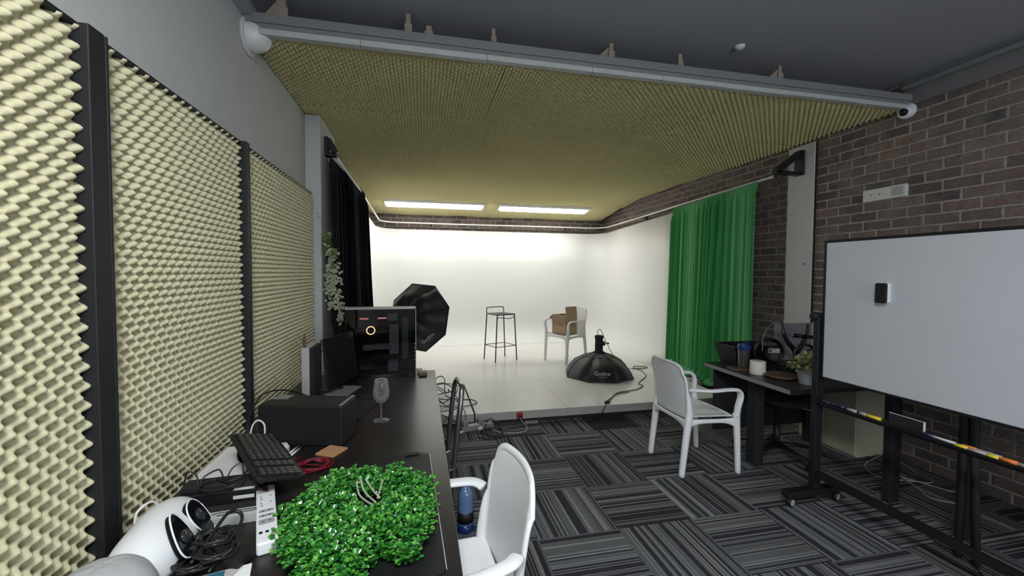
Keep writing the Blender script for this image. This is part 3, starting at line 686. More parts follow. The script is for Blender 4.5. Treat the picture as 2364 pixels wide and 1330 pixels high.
# ------------------------------------------------------------------ floor power strip and leads by the stage
t = thing('power_strip', 'grey power strip on the carpet against the stage front', 'power strip', (.50, 4.02, 0), math.radians(14))
mb = MB(); mb.box(-.20, .20, -.038, .038, .004, .052); obj('body', mb, M['grey'], t, bevel=.006)
mb = MB(); mb.box(-.06, .05, -.03, .03, .052, .056); obj('socket_plate', mb, M['white_m'], t)
mb = MB(); mb.box(.10, .18, -.03, .03, .052, .056); obj('switch_plate', mb, M['white_m'], t)
mb = MB(); mb.box(.125, .155, -.015, .015, .056, .064); obj('switch', mb, M['red'], t)
for x in (-.09, .07): mb = MB(); mb.box(x-.028, x+.028, -.03, .03, .052, .10); obj('plug', mb, M['grey'], t, bevel=.006)
for x in (-.15, .05): mb = MB(); mb.box(x-.02, x+.02, -.06, -.03, .01, .04); obj('plug', mb, M['white'], t, bevel=.004)
cable('power_lead', [(.60, 3.99, .09), (.68, 4.00, .10), (.74, 3.92, .05), (.75, 3.80, .01), (.62, 3.74, .008), (.52, 3.82, .008), (.58, 3.93, .03), (.70, 3.95, .03), (.76, 3.88, .012), (.66, 3.80, .01), (.58, 3.86, .03), (.62, 3.98, .07)], .005, M['cable'], 'looped black lead around the right end of the grey power strip')
cable('power_lead', [(.98, 4.09, .07), (1.0, 4.05, .03), (1.03, 3.98, .008), (.98, 3.86, .008), (.86, 3.84, .008), (.74, 3.88, .008), (.68, 3.95, .02)], .005, M['cable_g'], 'grey lead curving from the red socket to the power strip')
cable('power_lead', [(.42, 4.04, .09), (.42, 4.07, .16), (.38, 4.12, .20), (.30, 4.14, .17), (.18, 4.2, .14), (.10, 4.22, .135)], .004, M['cable'], 'black lead rising from the power strip over the stage edge')
t = thing('socket_outlet', 'small red and black socket on the front of the stage', 'socket', (.985, 4.118, .075))
mb = MB(); mb.box(-.03, .03, -.02, 0, -.03, .035); obj('box', mb, M['red'], t, bevel=.003)
mb = MB(); mb.box(-.012, .022, -.034, -.02, -.028, .01); obj('plug', mb, M['black'], t, bevel=.003)
mb = MB(); mb.box(-.07, .07, -.035, .0, 0, .022); o = obj('junction_box', mb, M['grey'], loc=(1.10, 4.10, .002), bevel=.004); tag(o, 'flat grey junction box on the carpet under the red socket', 'junction box')
rr = random.Random(4)
def coilpts(cx, cy, z, rx, ry, n, zamp=.05, seed=0, drift=.05):
    r_ = random.Random(seed); P = []; ph = r_.uniform(0, 6)
    for k in range(n*7):
        a = ph+2*PI*k/7*(1+r_.uniform(-.02, .02)); g = r_.uniform(.75, 1.1)
        P.append((cx+rx*g*math.cos(a)+r_.uniform(-drift, drift)*.5, cy+ry*g*math.sin(a)+r_.uniform(-drift, drift)*.5, z+abs(r_.uniform(0, zamp))))
    return P
cable('cable_bundle', coilpts(.22, 4.62, SZ+.01, .16, .22, 4, .14, 3, .12), .005, M['cable'], 'tangled black cables lying on the stage beside the end of the desk')
cable('cable_bundle', [(.1, 4.9, SZ+.01), (.12, 4.62, .30), (.17, 4.5, .42), (.24, 4.5, .40), (.26, 4.55, .2), (.42, 4.6, SZ+.01), (.55, 4.55, SZ+.01), (.58, 4.42, SZ+.01), (.42, 4.34, SZ+.01), (.2, 4.36, SZ+.02), (.06, 4.45, .2)], .005, M['cable'], 'wide black cable loop springing up from the tangle on the stage')
cable('cable_bundle', coilpts(.24, 3.90, .01, .13, .12, 2, .16, 9, .08), .005, M['cable'], 'black cable loops on the carpet left of the grey power strip')
mb = MB(); mb.box(-.05, .05, -.03, .03, 0, .05); o = obj('power_adapter', mb, M['black'], loc=(.20, 3.72, .0), rot=(0, 0, .4), bevel=.006); tag(o, 'black power adapter block on the carpet by the end of the desk', 'adapter')

# ------------------------------------------------------------------ the long desk
DX0, DX1, DY0, DY1, DZ = -.86, .105, .2, 3.42, .75
t = thing('desk', 'long dark brown desk running along the left wall', 'desk', (0, 0, 0))
mb = MB(); mb.box(DX0, DX1, DY0, DY1, DZ-.032, DZ); obj('top', mb, M['desk'], t, bevel=.002)
mb = MB(); mb.box(DX0+.02, DX1-.03, DY1-.03, DY1-.006, 0, DZ-.032); obj('side_panel', mb, M['desk'], t)
mb = MB(); mb.box(DX0+.02, DX1-.03, DY0+.01, DY0+.034, 0, DZ-.032); obj('side_panel', mb, M['desk'], t)
mb = MB(); mb.box(DX0+.02, DX1-.03, 1.84, 1.864, 0, DZ-.032); obj('side_panel', mb, M['desk'], t)
mb = MB(); mb.box(DX0+.04, DX0+.06, DY0+.034, DY1-.03, .3, DZ-.032); obj('back_panel', mb, M['desk'], t)
mb = MB(); mb.box(-.42, .080, 1.87, 2.13, .08, DZ-.034); dr = obj('drawer_unit', mb, M['desk'], t, bevel=.002)
for z in (.16, .38, .60):
    mb = MB(); mb.box(.080, .094, 1.885, 2.12, z-.085, z+.105); d = obj('drawer_front', mb, M['desk'], dr, bevel=.002)

# computer tower with glass side
t = thing('computer_tower', 'black glass-sided computer tower with a glowing ring at the far end of the desk', 'computer', (-.30, 3.335, DZ))
W_, D_, H_ = .255, .085, .52
mb = MB()
mb.box(-W_, W_, D_-.004, D_, .02, H_); mb.box(-W_, -W_+.006, -D_, D_, .02, H_); mb.box(W_-.006, W_, -D_, D_, .02, H_)
mb.box(-W_, W_, -D_, D_, .02, .03); obj('case', mb, M['black'], t)
mb = MB(); mb.box(-W_, W_, -D_, D_, H_-.004, H_+.004); obj('top_cover', mb, M['grey_l'], t, bevel=.002)
mb = MB(); mb.box(W_, W_+.004, -D_, -D_+.006, .02, H_); obj('edge_trim', mb, M['grey_l'], t)
mb = MB(); mb.box(-W_, W_, -D_-.004, -D_, .02, H_-.004); g = M['black_gloss']
gm = thin_glass('smoked_glass', (.55, .55, .57), 1.45); obj('glass_side', mb, gm, t)
mb = MB(); 
for x in (-W_+.03, W_-.03):
    for y in (-D_+.03, D_-.03): mb.box(x-.02, x+.02, y-.012, y+.012, 0, .02)
obj('foot', mb, M['black'], t)
mb = MB(); mb.box(-W_+.01, .04, D_-.02, D_-.012, .10, .49); obj('motherboard', mb, M['black_m'], t)
mb = MB(); mb.box(.045, .12, -.02, .06, .03, .11); mb.box(.055, .125, -.005, .06, .16, .39); mb.box(.045, .12, -.01, .06, .42, .475); obj('radiator_column', mb, M['grey_l'], t, bevel=.003)
mb = MB(); mb.box(.15, .20, -.02, .06, .12, .45); obj('fan_stack', mb, M['grey'], t, bevel=.006)
mb = MB(); mb.box(-.135, -.06, -.04, .06, .20, .225); mb.box(-.05, .06, -.04, .06, .228, .235); mb.box(-.05, .06, -.04, .06, .205, .212); mb.box(-.135, .06, -.035, .06, .212, .228); obj('graphics_card', mb, M['grey_l'], t)
mb = MB(); mb.lathe([(.026, 0), (.026, .05), (.0, .05)], 24, T=Matrix.Translation((-.083, D_-.02, .345)) @ Matrix.Rotation(PI/2, 4, 'X')); pump = obj('cooler', mb, M['black_m'], t)
mb = MB(); mb.tube([(-.083+.030*math.cos(a), .015, .345+.030*math.sin(a)) for a in [2*PI*k/32 for k in range(33)]], .0032, 8); obj('light_ring', mb, M['ring'], pump, smooth=True)
mb = MB(); mb.box(-.16, -.10, -.02, .03, .435, .44); mb.box(-.03, .035, -.02, .03, .438, .443); obj('light_strip', mb, M['pink'], t)
mb = MB()
for k in range(5): mb.lathe([(.004, 0), (.004, .003)], 8, T=Matrix.Translation((W_-.008, -D_-.004, .13+.03*k)) @ Matrix.Rotation(PI/2, 4, 'X'))
obj('port', mb, M['grey'], t)

# monitor
t = thing('monitor', 'slim black monitor standing edge-on in front of the computer tower', 'monitor', (-.50, 2.93, DZ))
a0 = Vector((-.572, 2.80, 0)); a1 = Vector((-.455, 3.20, 0)); dv = (a1-a0).normalized(); nv = Vector((dv.y, -dv.x, 0))
ti = .12
T = frame(a0-Vector((-.50, 2.93, 0))+Vector((0, 0, .045)), dv, Vector((0, 0, 1))*math.cos(ti)-nv*math.sin(ti), nv*math.cos(ti)+Vector((0, 0, 1))*math.sin(ti))
L = (a1-a0).length
mb = MB(); mb.box(0, L, 0, .325, -.012, .0, T=T); obj('housing', mb, M['black'], t, bevel=.002)
mb = MB(); mb.box(.006, L-.006, .012, .319, 0, .0015, T=T); obj('screen', mb, mat('screen_glass', (.012, .013, .014), .22), t)
mb = MB(); mb.box(-.08, .07, -.12, .10, 0, .008); obj('base', mb, M['grey'], t, bevel=.003, rot=(0, 0, -.25))
mb = MB(); mb.tube([(-.03, .03, .005), (-.10, .06, .10), (-.10, .08, .20)], [(.03, .008)]*3, 10); obj('neck', mb, M['black'], t)

# white upright slab and small wire stand behind the black box
t = thing('white_tower', 'tall narrow white device standing upright against the foam beside the monitor', 'device', (-.70, 2.80, DZ), math.radians(0))
mb = MB(); mb.box(-.028, .018, -.03, .20, 0, .325); obj('shell', mb, M['grey_l'], t, bevel=.005)  # white shell coloured grey, the foam's shade put into it
mb = MB(); mb.box(.018, .042, -.022, .19, .006, .318)
obj('vent_side', mb, mat('vent_black', (.02, .02, .02), .7, bump=1, bscale=300), t)
t = thing('wire_stand', 'thin black wire rack with a small brown leaf-shaped clip beside the white device', 'stand', (-.66, 2.95, DZ))
mb = MB(); mb.tube([(0, .02, 0), (0, .02, .34), (.10, .06, .35)], .003, 6); mb.tube([(0, .02, .27), (.11, .03, .20)], .003, 6); mb.tube([(0, .02, .12), (.12, .05, .13)], .003, 6); mb.box(-.01, .10, -.02, .10, 0, .006); obj('rack', mb, M['black_metal'], t)
def lf(u, v): return ((u-.5)*.02*math.sin(PI*min(.98, v+.02)), -.012*math.sin(PI*v)-.02*(1-v), .30+.10*v)
mb = MB(); mb.grid(lf, 4, 10); obj('clip', mb, M['brown'], t, smooth=True, solid=.006, loc=(-.030, -.15, .010), rot=(0, -.06, 0))

# black box (printer-sized), keyboard, glass, coaster
t = thing('black_box', 'large plain black box with a grey sticker on the desk against the foam', 'box', (-.523, 2.11, DZ), math.radians(-13))
mb = MB(); mb.box(-.195, .195, -.085, .085, 0, .187); obj('body', mb, M['black'], t, bevel=.008)
mb = MB(); mb.box(-.185, -.11, .01, .075, .187, .1885); obj('sticker', mb, M['grey'], t)
mb = MB(); mb.box(.176, .190, -.08, .08, .1872, .1905); obj('edge_strip', mb, M['grey'], t, bevel=.001)
cable('power_lead', [(-.80, 2.16, .76), (-.82, 2.22, .84), (-.80, 2.34, .91), (-.74, 2.46, .90), (-.66, 2.56, .84), (-.58, 2.62, .757)], .004, M['cable'], 'black lead arching behind the large black box')

def keyboard(name, label, loc, rot, L=.44, Wd=.15, rows_=6, cols=21, th=.02, legend=True):
    t = thing(name, label, 'keyboard', loc); t.rotation_euler = rot
    mb = MB(); mb.prism(rrect(L, Wd, .016), 0, th*.75); obj('body', mb, M['black'], t, bevel=.003)
    mb = MB(); mg = MB(); kx = (L-.03)/cols; ky = (Wd-.03)/rows_
    for r in range(rows_):
        for c in range(cols):
            if c in (14, 17) or (r == 5 and c in (4, 5, 6, 7, 8)) or (r == 1 and 14 <= c <= 17 and False): continue
            x = -L/2+.015+kx*c; y = Wd/2-.015-ky*(r+1)
            mb.box(x+.0012, x+kx-.0012, y+.0012, y+ky-.0012, th*.75, th*.75+.006)
            if legend: mg.box(x+kx*.38, x+kx*.55, y+ky*.5, y+ky*.68, th*.75+.006, th*.75+.0064)
    mb.box(-L/2+.015+kx*4, -L/2+.015+kx*9-.001, -Wd/2+.0162, -Wd/2+.0138+ky, th*.75, th*.75+.006)
    obj('keycaps', mb, M['keyc'], t)
    if legend: obj('legends', mg, M['legend'], t)
    return t
keyboard('keyboard', 'black keyboard lying flat on the desk between the monitor and the wine glass', (-.352, 2.56, DZ), (0, 0, math.radians(78)), legend=False)
kbv = Vector((-.67, 1.86, .885))-Vector((-.487, 1.575, .815))
keyboard('keyboard', 'black keyboard propped on top of the paper pile by the foam wall', (-.577, 1.705, .846), (-.27, .094, 2.128-PI), L=.40, Wd=.165)

t = thing('wine_glass', 'empty stemmed wine glass on the dark desk', 'glass', (-.212, 2.30, DZ))
mb = MB()
outer = [(.041, 0.0), (.040, .002), (.012, .006), (.0045, .012), (.0038, .03), (.0036, .085), (.006, .094), (.022, .104), (.037, .122), (.0425, .145), (.041, .170), (.035, .205), (.0325, .222)]
inner = [(.0315, .222), (.034, .205), (.040, .170), (.0413, .145), (.0358, .124), (.021, .107), (.0, .100)]
mb.lathe([(0, 0)]+outer+inner, 40); obj('glass', mb, M['glass'], t, smooth=True)
mb = MB(); T = Matrix.Translation((-.388, 1.932, DZ)) @ Matrix.Rotation(math.radians(-28), 4, 'Z'); mb.box(-.048, .048, -.048, .048, 0, .01, T=T); o = obj('coaster', mb, M['cork'], bevel=.003); tag(o, 'square cork coaster on the desk in front of the black box', 'coaster')
def loops(cx, cy, z, R_, n, seed):
    r_ = random.Random(seed); P = []
    for k in range(n*8):
        a = 2*PI*k/8+.3; ex = R_*(1+r_.uniform(-.12, .12)); P.append((cx+ex*math.cos(a)*(1+.1*math.sin(k))+.012*math.sin(k*.37), cy+ex*.85*math.sin(a)+.01*math.cos(k*.5), z+.003+.012*abs(math.sin(k*1.3))))
    return P
cable('red_cable', loops(-.435, 1.795, DZ, .058, 6, 2)+[(-.50, 1.82, DZ+.01), (-.53, 1.86, DZ+.005), (-.50, 1.90, DZ+.004)], .0021, M['cable_r'], 'coiled dark red cable on the desk beside the cork coaster')

# brown box and card at the far end
mb = MB(); mb.box(-.02, .045, -.045, .045, 0, .028); o = obj('leather_wallet', mb, M['brown'], loc=(-.005, 3.27, DZ), rot=(0, 0, .05), bevel=.006); tag(o, 'small brown leather wallet on the far corner of the desk', 'wallet')
mb = MB(); mb.box(-.02, .02, -.03, .03, 0, .03); o = obj('paper_packet', mb, M['grey_l'], loc=(-.015, 3.35, DZ), bevel=.002); tag(o, 'pale little packet behind the brown wallet', 'packet')

# desk mat
T = Matrix.Translation((-.095, 1.45, DZ)) @ Matrix.Rotation(math.radians(2.5), 4, 'Z')
t = thing('desk_mat', 'thin black desk mat with a pale right edge under the artificial leaves', 'desk mat'); t.matrix_world = T
mb = MB(); mb.prism(rrect(.285, .76, .03), 0, .004); obj('mat', mb, M['black'], t)
mb = MB(); mb.box(.1425, .1450, -.36, .365, 0, .005); obj('edge', mb, M['grey_l'], t)
mb = MB(); mb.tube([(.04, .372, .007), (.10, .378, .007)], .006, 8); obj('clip', mb, M['black'], t)

# ------------------------------------------------------------------ artificial boxwood mat
def inpoly(x, y, P):
    c = False; j = len(P)-1
    for i in range(len(P)):
        if (P[i][1] > y) != (P[j][1] > y) and x < (P[j][0]-P[i][0])*(y-P[i][1])/(P[j][1]-P[i][1])+P[i][0]: c = not c
        j = i
    return c
def dpoly(x, y, P):
    best = 9
    for i in range(len(P)):
        ax, ay = P[i]; bx, by = P[(i+1) % len(P)]; dx, dy = bx-ax, by-ay
        tt = max(0, min(1, ((x-ax)*dx+(y-ay)*dy)/(dx*dx+dy*dy))); best = min(best, math.hypot(x-ax-dx*tt, y-ay-dy*tt))
    return best
poly = [(-.435, 1.43), (-.40, 1.28), (-.33, 1.17), (-.27, 1.08), (-.16, 1.08), (-.12, 1.17), (-.035, 1.12), (.0, 1.22), (.035, 1.38), (.035, 1.52), (-.015, 1.58), (-.085, 1.66), (-.115, 1.655), (-.14, 1.60), (-.19, 1.655), (-.30, 1.66), (-.37, 1.58)]
gap = [(-.235, 1.47), (-.215, 1.50), (-.12, 1.44), (-.13, 1.385), (-.16, 1.36)]
t = thing('boxwood_mat', 'bright green artificial boxwood mat folded over at the front of the desk', 'artificial plant', (0, 0, DZ+.004))
leaves = MB(); rr = random.Random(11); cnt = 0
def add_leaf(mb, p, d, n_, s, fold=.25):
    """rounded leaf: base p, direction d, normal n_, length s"""
    d = d.normalized(); sx = d.cross(n_).normalized(); n_ = sx.cross(d).normalized(); w_ = s*.42
    pts = [(0, 0, 0), (.32, .85, fold), (.72, .95, fold), (1, 0, .05), (.72, -.95, fold), (.32, -.85, fold), (.5, 0, -.02)]
    V = [p+d*(a*s)+sx*(b*w_)+n_*(c*w_) for a, b, c in pts]
    mb.add(V, [(0, 1, 6), (1, 2, 6), (2, 3, 6), (3, 4, 6), (4, 5, 6), (5, 0, 6)])
while cnt < 12500:
    x = rr.uniform(-.46, .06); y = rr.uniform(1.06, 1.68)
    if not inpoly(x, y, poly): continue
    e = dpoly(x, y, poly); ing = inpoly(x, y, gap); dg = dpoly(x, y, gap)
    if ing: continue
    hgt = .020+.050*(1-math.exp(-e/.035))*(1-math.exp(-(dg+.008)/.03))+.014*noise.noise(Vector((x*14, y*14, 0)))
    lay = rr.random()**.45; z = hgt*lay
    az = rr.uniform(0, 2*PI); el = rr.uniform(-.15, .95)
    if e < .03: el -= .3
    d = Vector((math.cos(az)*math.cos(el), math.sin(az)*math.cos(el), math.sin(el)))
    nn = Vector((rr.uniform(-.6, .6), rr.uniform(-.6, .6), 1)).normalized()
    add_leaf(leaves, Vector((x, y, max(.003, z))), d, nn, rr.uniform(.0105, .0165)); cnt += 1
for k in range(260):                                                    # loose sprigs round the rim
    i = rr.randrange(len(poly)); a, b = poly[i], poly[(i+1) % len(poly)]; f = rr.random(); x = a[0]+(b[0]-a[0])*f; y = a[1]+(b[1]-a[1])*f
    c_ = Vector((x+.2, y-1.37, 0)).normalized()
    p = Vector((x, y, rr.uniform(.005, .04)))+c_*rr.uniform(0, .018)
    for q in range(3): add_leaf(leaves, p+Vector((rr.uniform(-.006, .006), rr.uniform(-.006, .006), 0)), Vector((c_.x+rr.uniform(-1, 1), c_.y+rr.uniform(-1, 1), rr.uniform(-.1, .7))), Vector((0, 0, 1)), rr.uniform(.011, .016))
obj('leaves', leaves, M['box_leaf'], t, smooth=True, fix=False)
mb = MB()
def grid_h(u, v): return (-.43+.46*u, 1.09+.55*v, .004)
for k in range(70):
    x = rr.uniform(-.40, .0); y = rr.uniform(1.12, 1.62)
    if inpoly(x, y, poly) and not inpoly(x, y, gap): mb.tube([(x, y, .001), (x+rr.uniform(-.01, .01), y+rr.uniform(-.01, .01), .045)], .0015, 4)
obj('twigs', mb, mat('dark_twig', (.01, .05, .015), .6), t)
for a, b, c_ in (((-.225, 1.52, .055), (-.205, 1.45, .040), (-.155, 1.37, .045)), ((-.212, 1.525, .06), (-.19, 1.46, .045), (-.145, 1.375, .05)), ((-.195, 1.52, .06), (-.165, 1.46, .05), (-.135, 1.40, .05)), ((-.135, 1.50, .06), (-.14, 1.45, .05), (-.142, 1.40, .05))):
    mb = MB(); mb.tube(crom([a, b, c_], 6), .0032, 8); obj('stem', mb, M['mat_stem'], t, smooth=True)

# ------------------------------------------------------------------ white power strip on the desk
a = Vector((-.425, 1.262, DZ)); b = Vector((-.543, 1.60, DZ)); dv = b-a; ang = math.atan2(dv.y, dv.x)
t = thing('power_strip', 'white power strip with red switch and USB ports lying on the desk', 'power strip', tuple((a+b)/2), ang)
mb = MB(); mb.prism(rrect(.36, .056, .010), 0, .036); obj('body', mb, M['white'], t, bevel=.005)
mb = MB(); mb.lathe([(.008, 0), (.0085, .003), (0, .004)], 16, c=(.15, 0, .036)); obj('switch', mb, M['red'], t)
sm = mat('socket_shade', (.30, .30, .31), .6)
for x in (.10, .055):
    mb = MB()
    for y in (-.014, .014): mb.prism([(x-.0035, y-.0025), (x+.0035, y-.0025), (x+.0035, y+.0025), (x-.0035, y+.0025)], .036, .0364)
    mb.lathe([(.004, .036), (.004, .0364)], 10, c=(x-.018, .012, 0)); obj('socket', mb, M['grey'], t)
for x in (.0, -.03, -.065):
    mb = MB(); mb.prism([(x+px_, py_) for px_, py_ in rrect(.016 if x > -.05 else .03, .042, .007)], .036, .0366); sk_ = obj('socket', mb, sm, t)
    mb = MB()
    for y in (-.009, .009): mb.lathe([(.0028, .0366), (.0028, .037)], 8, c=(x, y, 0))
    obj('hole', mb, M['black'], sk_)
for y in (-.016, 0, .016):
    mb = MB(); mb.box(-.130, -.118, y-.0045, y+.0045, .036, .0364); obj('port', mb, M['black'], t)
mb = MB(); mb.tube(crom([(.17, 0, .02), (.23, -.004, .022), (.28, -.02, .03)], 5), .005, 8); obj('cord', mb, M['cable_w'], t, smooth=True)

# ------------------------------------------------------------------ paper pile, pens, cup
mb = MB(); mb.prism([(-.835, 1.70), (-.60, 1.70), (-.575, 1.99), (-.60, 2.035), (-.835, 2.03)], 0, .022); o = obj('paper_stack', mb, M['paper'], loc=(0, 0, DZ), bevel=.002); tag(o, 'stack of white papers on the desk under the propped keyboard', 'papers')
mb = MB(); mb.prism([(-.82, 1.72), (-.62, 1.71), (-.60, 2.02), (-.80, 2.02)], 0, .004); o = obj('paper_sheet', mb, M['white_m'], loc=(0, 0, DZ+.0225), rot=(0, 0, 0)); tag(o, 'white folder lying on top of the stack of papers', 'folder')
for k, (x, y) in enumerate(((-.555, 1.97), (-.540, 1.955))):
    t = thing('marker_pen', 'marker pen lying at the edge of the papers, the one nearer the coaster' if k else 'marker pen lying tight against the stack of papers', 'pen', (x, y, DZ+.007), math.radians(75), 'pens by the papers')
    mb = MB(); mb.tube([(-.06, 0, 0), (.025, 0, 0)], .0055, 10); obj('barrel', mb, M['white'], t, smooth=True)
    mb = MB(); mb.tube([(.025, 0, 0), (.06, 0, 0)], .006, 10); obj('cap', mb, M['black'], t, smooth=True)
t = thing('plastic_cup', 'clear plastic cup tipped over on the papers under the keyboard', 'cup', (-.705, 1.87, DZ+.064))
t.rotation_euler = (PI/2, 0, .5)
mb = MB(); mb.lathe([(.025, -.04), (.036, .05), (.035, .05), (.024, -.038), (0, -.038)], 24); obj('wall', mb, thin_glass('clear_plastic', (.85, .85, .85), 1.5, .1), t, smooth=True)
mb = MB(); mb.lathe([(.008, .05), (.010, .052), (0, .053)], 12, c=(0, .02, 0)); obj('cap', mb, M['red'], t)
cable('white_cable', [(-.75, 2.03, DZ+.04), (-.745, 2.05, DZ+.10), (-.72, 2.05, DZ+.125), (-.695, 2.05, DZ+.10), (-.69, 2.03, DZ+.04)], .004, M['cable_w'], 'short white cable loop standing up behind the propped keyboard')

# black docks and silver tray with cables
t = thing('charger_dock', 'long black charger block wound with thin cable in front of the papers', 'charger', (-.665, 1.60, DZ), math.radians(4))
mb = MB(); mb.box(-.145, .13, -.035, .05, 0, .045); obj('body', mb, M['black'], t, bevel=.004)
mb = MB(); mb.box(.03, .095, -.0355, -.035, .014, .026); mb.box(.03, .095, -.035, -.01, .045, .0455); obj('label', mb, M['white_m'], t)
mb = MB(); mb.box(-.13, .12, -.02, .045, .045, .065); obj('lid', mb, M['black_m'], t, bevel=.003)
cable('thin_cable', [(-.80, 1.60, DZ+.02), (-.79, 1.61, DZ+.10), (-.765, 1.615, DZ+.09), (-.75, 1.60, DZ+.06), (-.74, 1.62, DZ+.08), (-.70, 1.63, DZ+.095), (-.67, 1.60, DZ+.07), (-.655, 1.62, DZ+.10), (-.63, 1.635, DZ+.11), (-.615, 1.61, DZ+.08), (-.60, 1.58, DZ+.07), (-.63, 1.55, DZ+.07), (-.68, 1.545, DZ+.06), (-.73, 1.555, DZ+.07), (-.70, 1.60, DZ+.075), (-.65, 1.575, DZ+.074), (-.61, 1.60, DZ+.085), (-.60, 1.64, DZ+.10), (-.585, 1.61, DZ+.075), (-.56, 1.56, DZ+.07), (-.54, 1.55, DZ+.05), (-.50, 1.57, DZ+.02)], .0028, M['cable'], 'thin black cable looped over the long black charger block')
t = thing('silver_tray', 'flat silver device with a long slot lying under the black charger block', 'device', (-.60, 1.475, DZ), math.radians(7))
mb = MB(); mb.box(-.085, .085, -.045, .04, 0, .030); obj('body', mb, M['black_m'], t, bevel=.003)
mb = MB(); mb.box(-.085, .085, -.047, -.008, .0, .0325); obj('front_bar', mb, M['grey_l'], t, bevel=.002)
mb = MB(); mb.tube([(-.085, -.030, .0335), (-.05, -.030, .0335), (-.03, -.022, .0335), (.07, -.022, .0335), (.08, -.030, .0335), (.07, -.034, .0335), (-.03, -.038, .0335)], .0012, 6); obj('slot', mb, M['black'], t)

# white goggles against the foam, grey cap, tangle of cables, magazine
t = thing('white_goggles', 'white moulded goggles with two black eye cups leaning on the foam wall', 'goggles', (-.725, 1.335, DZ+.0), math.radians(98))
def hull(u, v):
    a = PI*(u*1.12-.06); x = (v-.5)*.33; e = (v-.5)*2
    r_ = .082*(1-.35*abs(e)**2.6); 
    return (x, -r_*math.cos(a)*1.05+.012*e*e, .012+r_*1.15*max(0, math.sin(a))**.8+(0 if 0 < u < 1 else -.01))
mb = MB(); mb.grid(hull, 18, 22); obj('shell', mb, M['white'], t, smooth=True, solid=.005)
for s in (-1, 1):
    T = Matrix.Translation((s*.056-.01, -.070, .060)) @ Matrix.Rotation(math.radians(62), 4, 'X') @ Matrix.Rotation(s*.2, 4, 'Z')
    mb = MB(); pts = [(.042*math.cos(a)*(1-.16*math.sin(a)), .062*math.sin(a)+.010*math.cos(2*a)*s) for a in [2*PI*k/28 for k in range(28)]]
    mb.prism(pts, -.005, .012, T=T); cup = obj('eye_cup', mb, M['black_gloss'], t, bevel=.003)
    mb = MB(); mb.tube([T @ Vector((x*1.03, y*1.03, .010)) for x, y in pts+pts[:1]], .0024, 6); obj('rim', mb, M['white'], cup, smooth=True)
    mb = MB(); mb.lathe([(.019, .012), (.019, .016), (.010, .020), (0, .021)], 20, T=T); obj('lens', mb, mat('lens_glass', (.02, .025, .028), .12), cup, smooth=True)
cable('goggle_cord', [(-.812, 1.38, DZ+.03), (-.812, 1.385, DZ+.085), (-.80, 1.40, DZ+.105), (-.79, 1.43, DZ+.10), (-.785, 1.45, DZ+.06)], .0035, M['cable_w'], 'thin white cord standing up behind the white goggles')
t = thing('baseball_cap', 'grey cotton cap lying on the desk at the bottom left corner', 'cap', (-.738, 1.135, DZ), math.radians(200))
def dome(u, v):
    a = 2*PI*u; ph = PI/2*v; r_ = math.cos(ph)**.75; k = 1+.03*noise.noise(Vector((math.cos(a)*2, math.sin(a)*2, v*3)))
    return (.105*r_*math.cos(a)*k, .088*r_*math.sin(a)*k, .004+.098*math.sin(ph)**.9*k)
mb = MB(); mb.grid(dome, 48, 14); crown = obj('crown', mb, M['cap'], t, smooth=True, solid=.003)
mb = MB()
for k in range(3):
    a = PI*k/3+.2; mb.tube([(dome(a/(2*PI), v/12)[0]*1.01, dome(a/(2*PI), v/12)[1]*1.01, dome(a/(2*PI), v/12)[2]*1.01) for v in range(13)]+[(dome((a+PI)/(2*PI), v/12)[0]*1.01, dome((a+PI)/(2*PI), v/12)[1]*1.01, dome((a+PI)/(2*PI), v/12)[2]*1.01) for v in range(12, -1, -1)], .0012, 5)
obj('seams', mb, M['cap'], crown)
mb = MB(); mb.lathe([(.006, .100), (.007, .104), (0, .106)], 12); obj('button', mb, M['cap'], t)
def brim(u, v):
    a = (u-.5)*2.0; r0 = .095; L_ = .06*math.cos(a*.75)**.5 if abs(a) < 2 else 0
    return ((r0+L_*v)*math.cos(a), (.088+L_*v*.7)*math.sin(a), .012-.010*v*math.cos(a)+.012*math.sin(a)**2*v)
mb = MB(); mb.grid(brim, 16, 6); obj('brim', mb, M['cap'], t, smooth=True, solid=.004)
for k, (cx_, cy2, r_) in enumerate(((-.605, 1.245, .045), (-.555, 1.265, .048), (-.580, 1.305, .044))):
    cable('thick_cable', [(p[0], p[1], p[2]+.008) for p in loops(cx_, cy2, DZ+.012*k, r_, 3, 20+k)], .0045, M['cable'], ['coil of thick black cable in front of the white goggles, the one nearest the cap', 'coil of thick black cable beside the white power strip', 'coil of thick black cable below the silver device'][k], group='black cable coils on the desk')
cable('thick_cable', [(-.60, 1.23, DZ+.02), (-.585, 1.30, DZ+.045), (-.57, 1.37, DZ+.07), (-.55, 1.39, DZ+.065), (-.53, 1.37, DZ+.05), (-.53, 1.30, DZ+.03), (-.545, 1.20, DZ+.01)], .005, M['cable'], 'braided black cable arching over the cable coils', group='black cable coils on the desk')
mb = MB(); mb.box(-.038, .038, -.024, .024, 0, .026); o = obj('power_adapter', mb, M['black'], loc=(-.485, 1.245, DZ), rot=(0, 0, 1.2), bevel=.005); tag(o, 'black power adapter on the desk between the cable coils and the white power strip', 'adapter')
t = thing('magazine', 'teal and cream magazine at the bottom edge of the desk by the cap', 'magazine', (-.53, 1.13, DZ), .25)
mb = MB(); mb.box(-.10, .10, -.07, .07, 0, .006); obj('pages', mb, M['paper'], t)
mb = MB(); mb.box(-.10, .04, .0, .068, .006, .0066); obj('cover', mb, M['teal'], t)
mb = MB(); mb.prism([(-.10, .03), (-.06, .068), (-.10, .068)], .0066, .0072); mb.prism([(.04, .0), (.08, .066), (.04, .066)], .0066, .0072); obj('print', mb, M['label'], t)

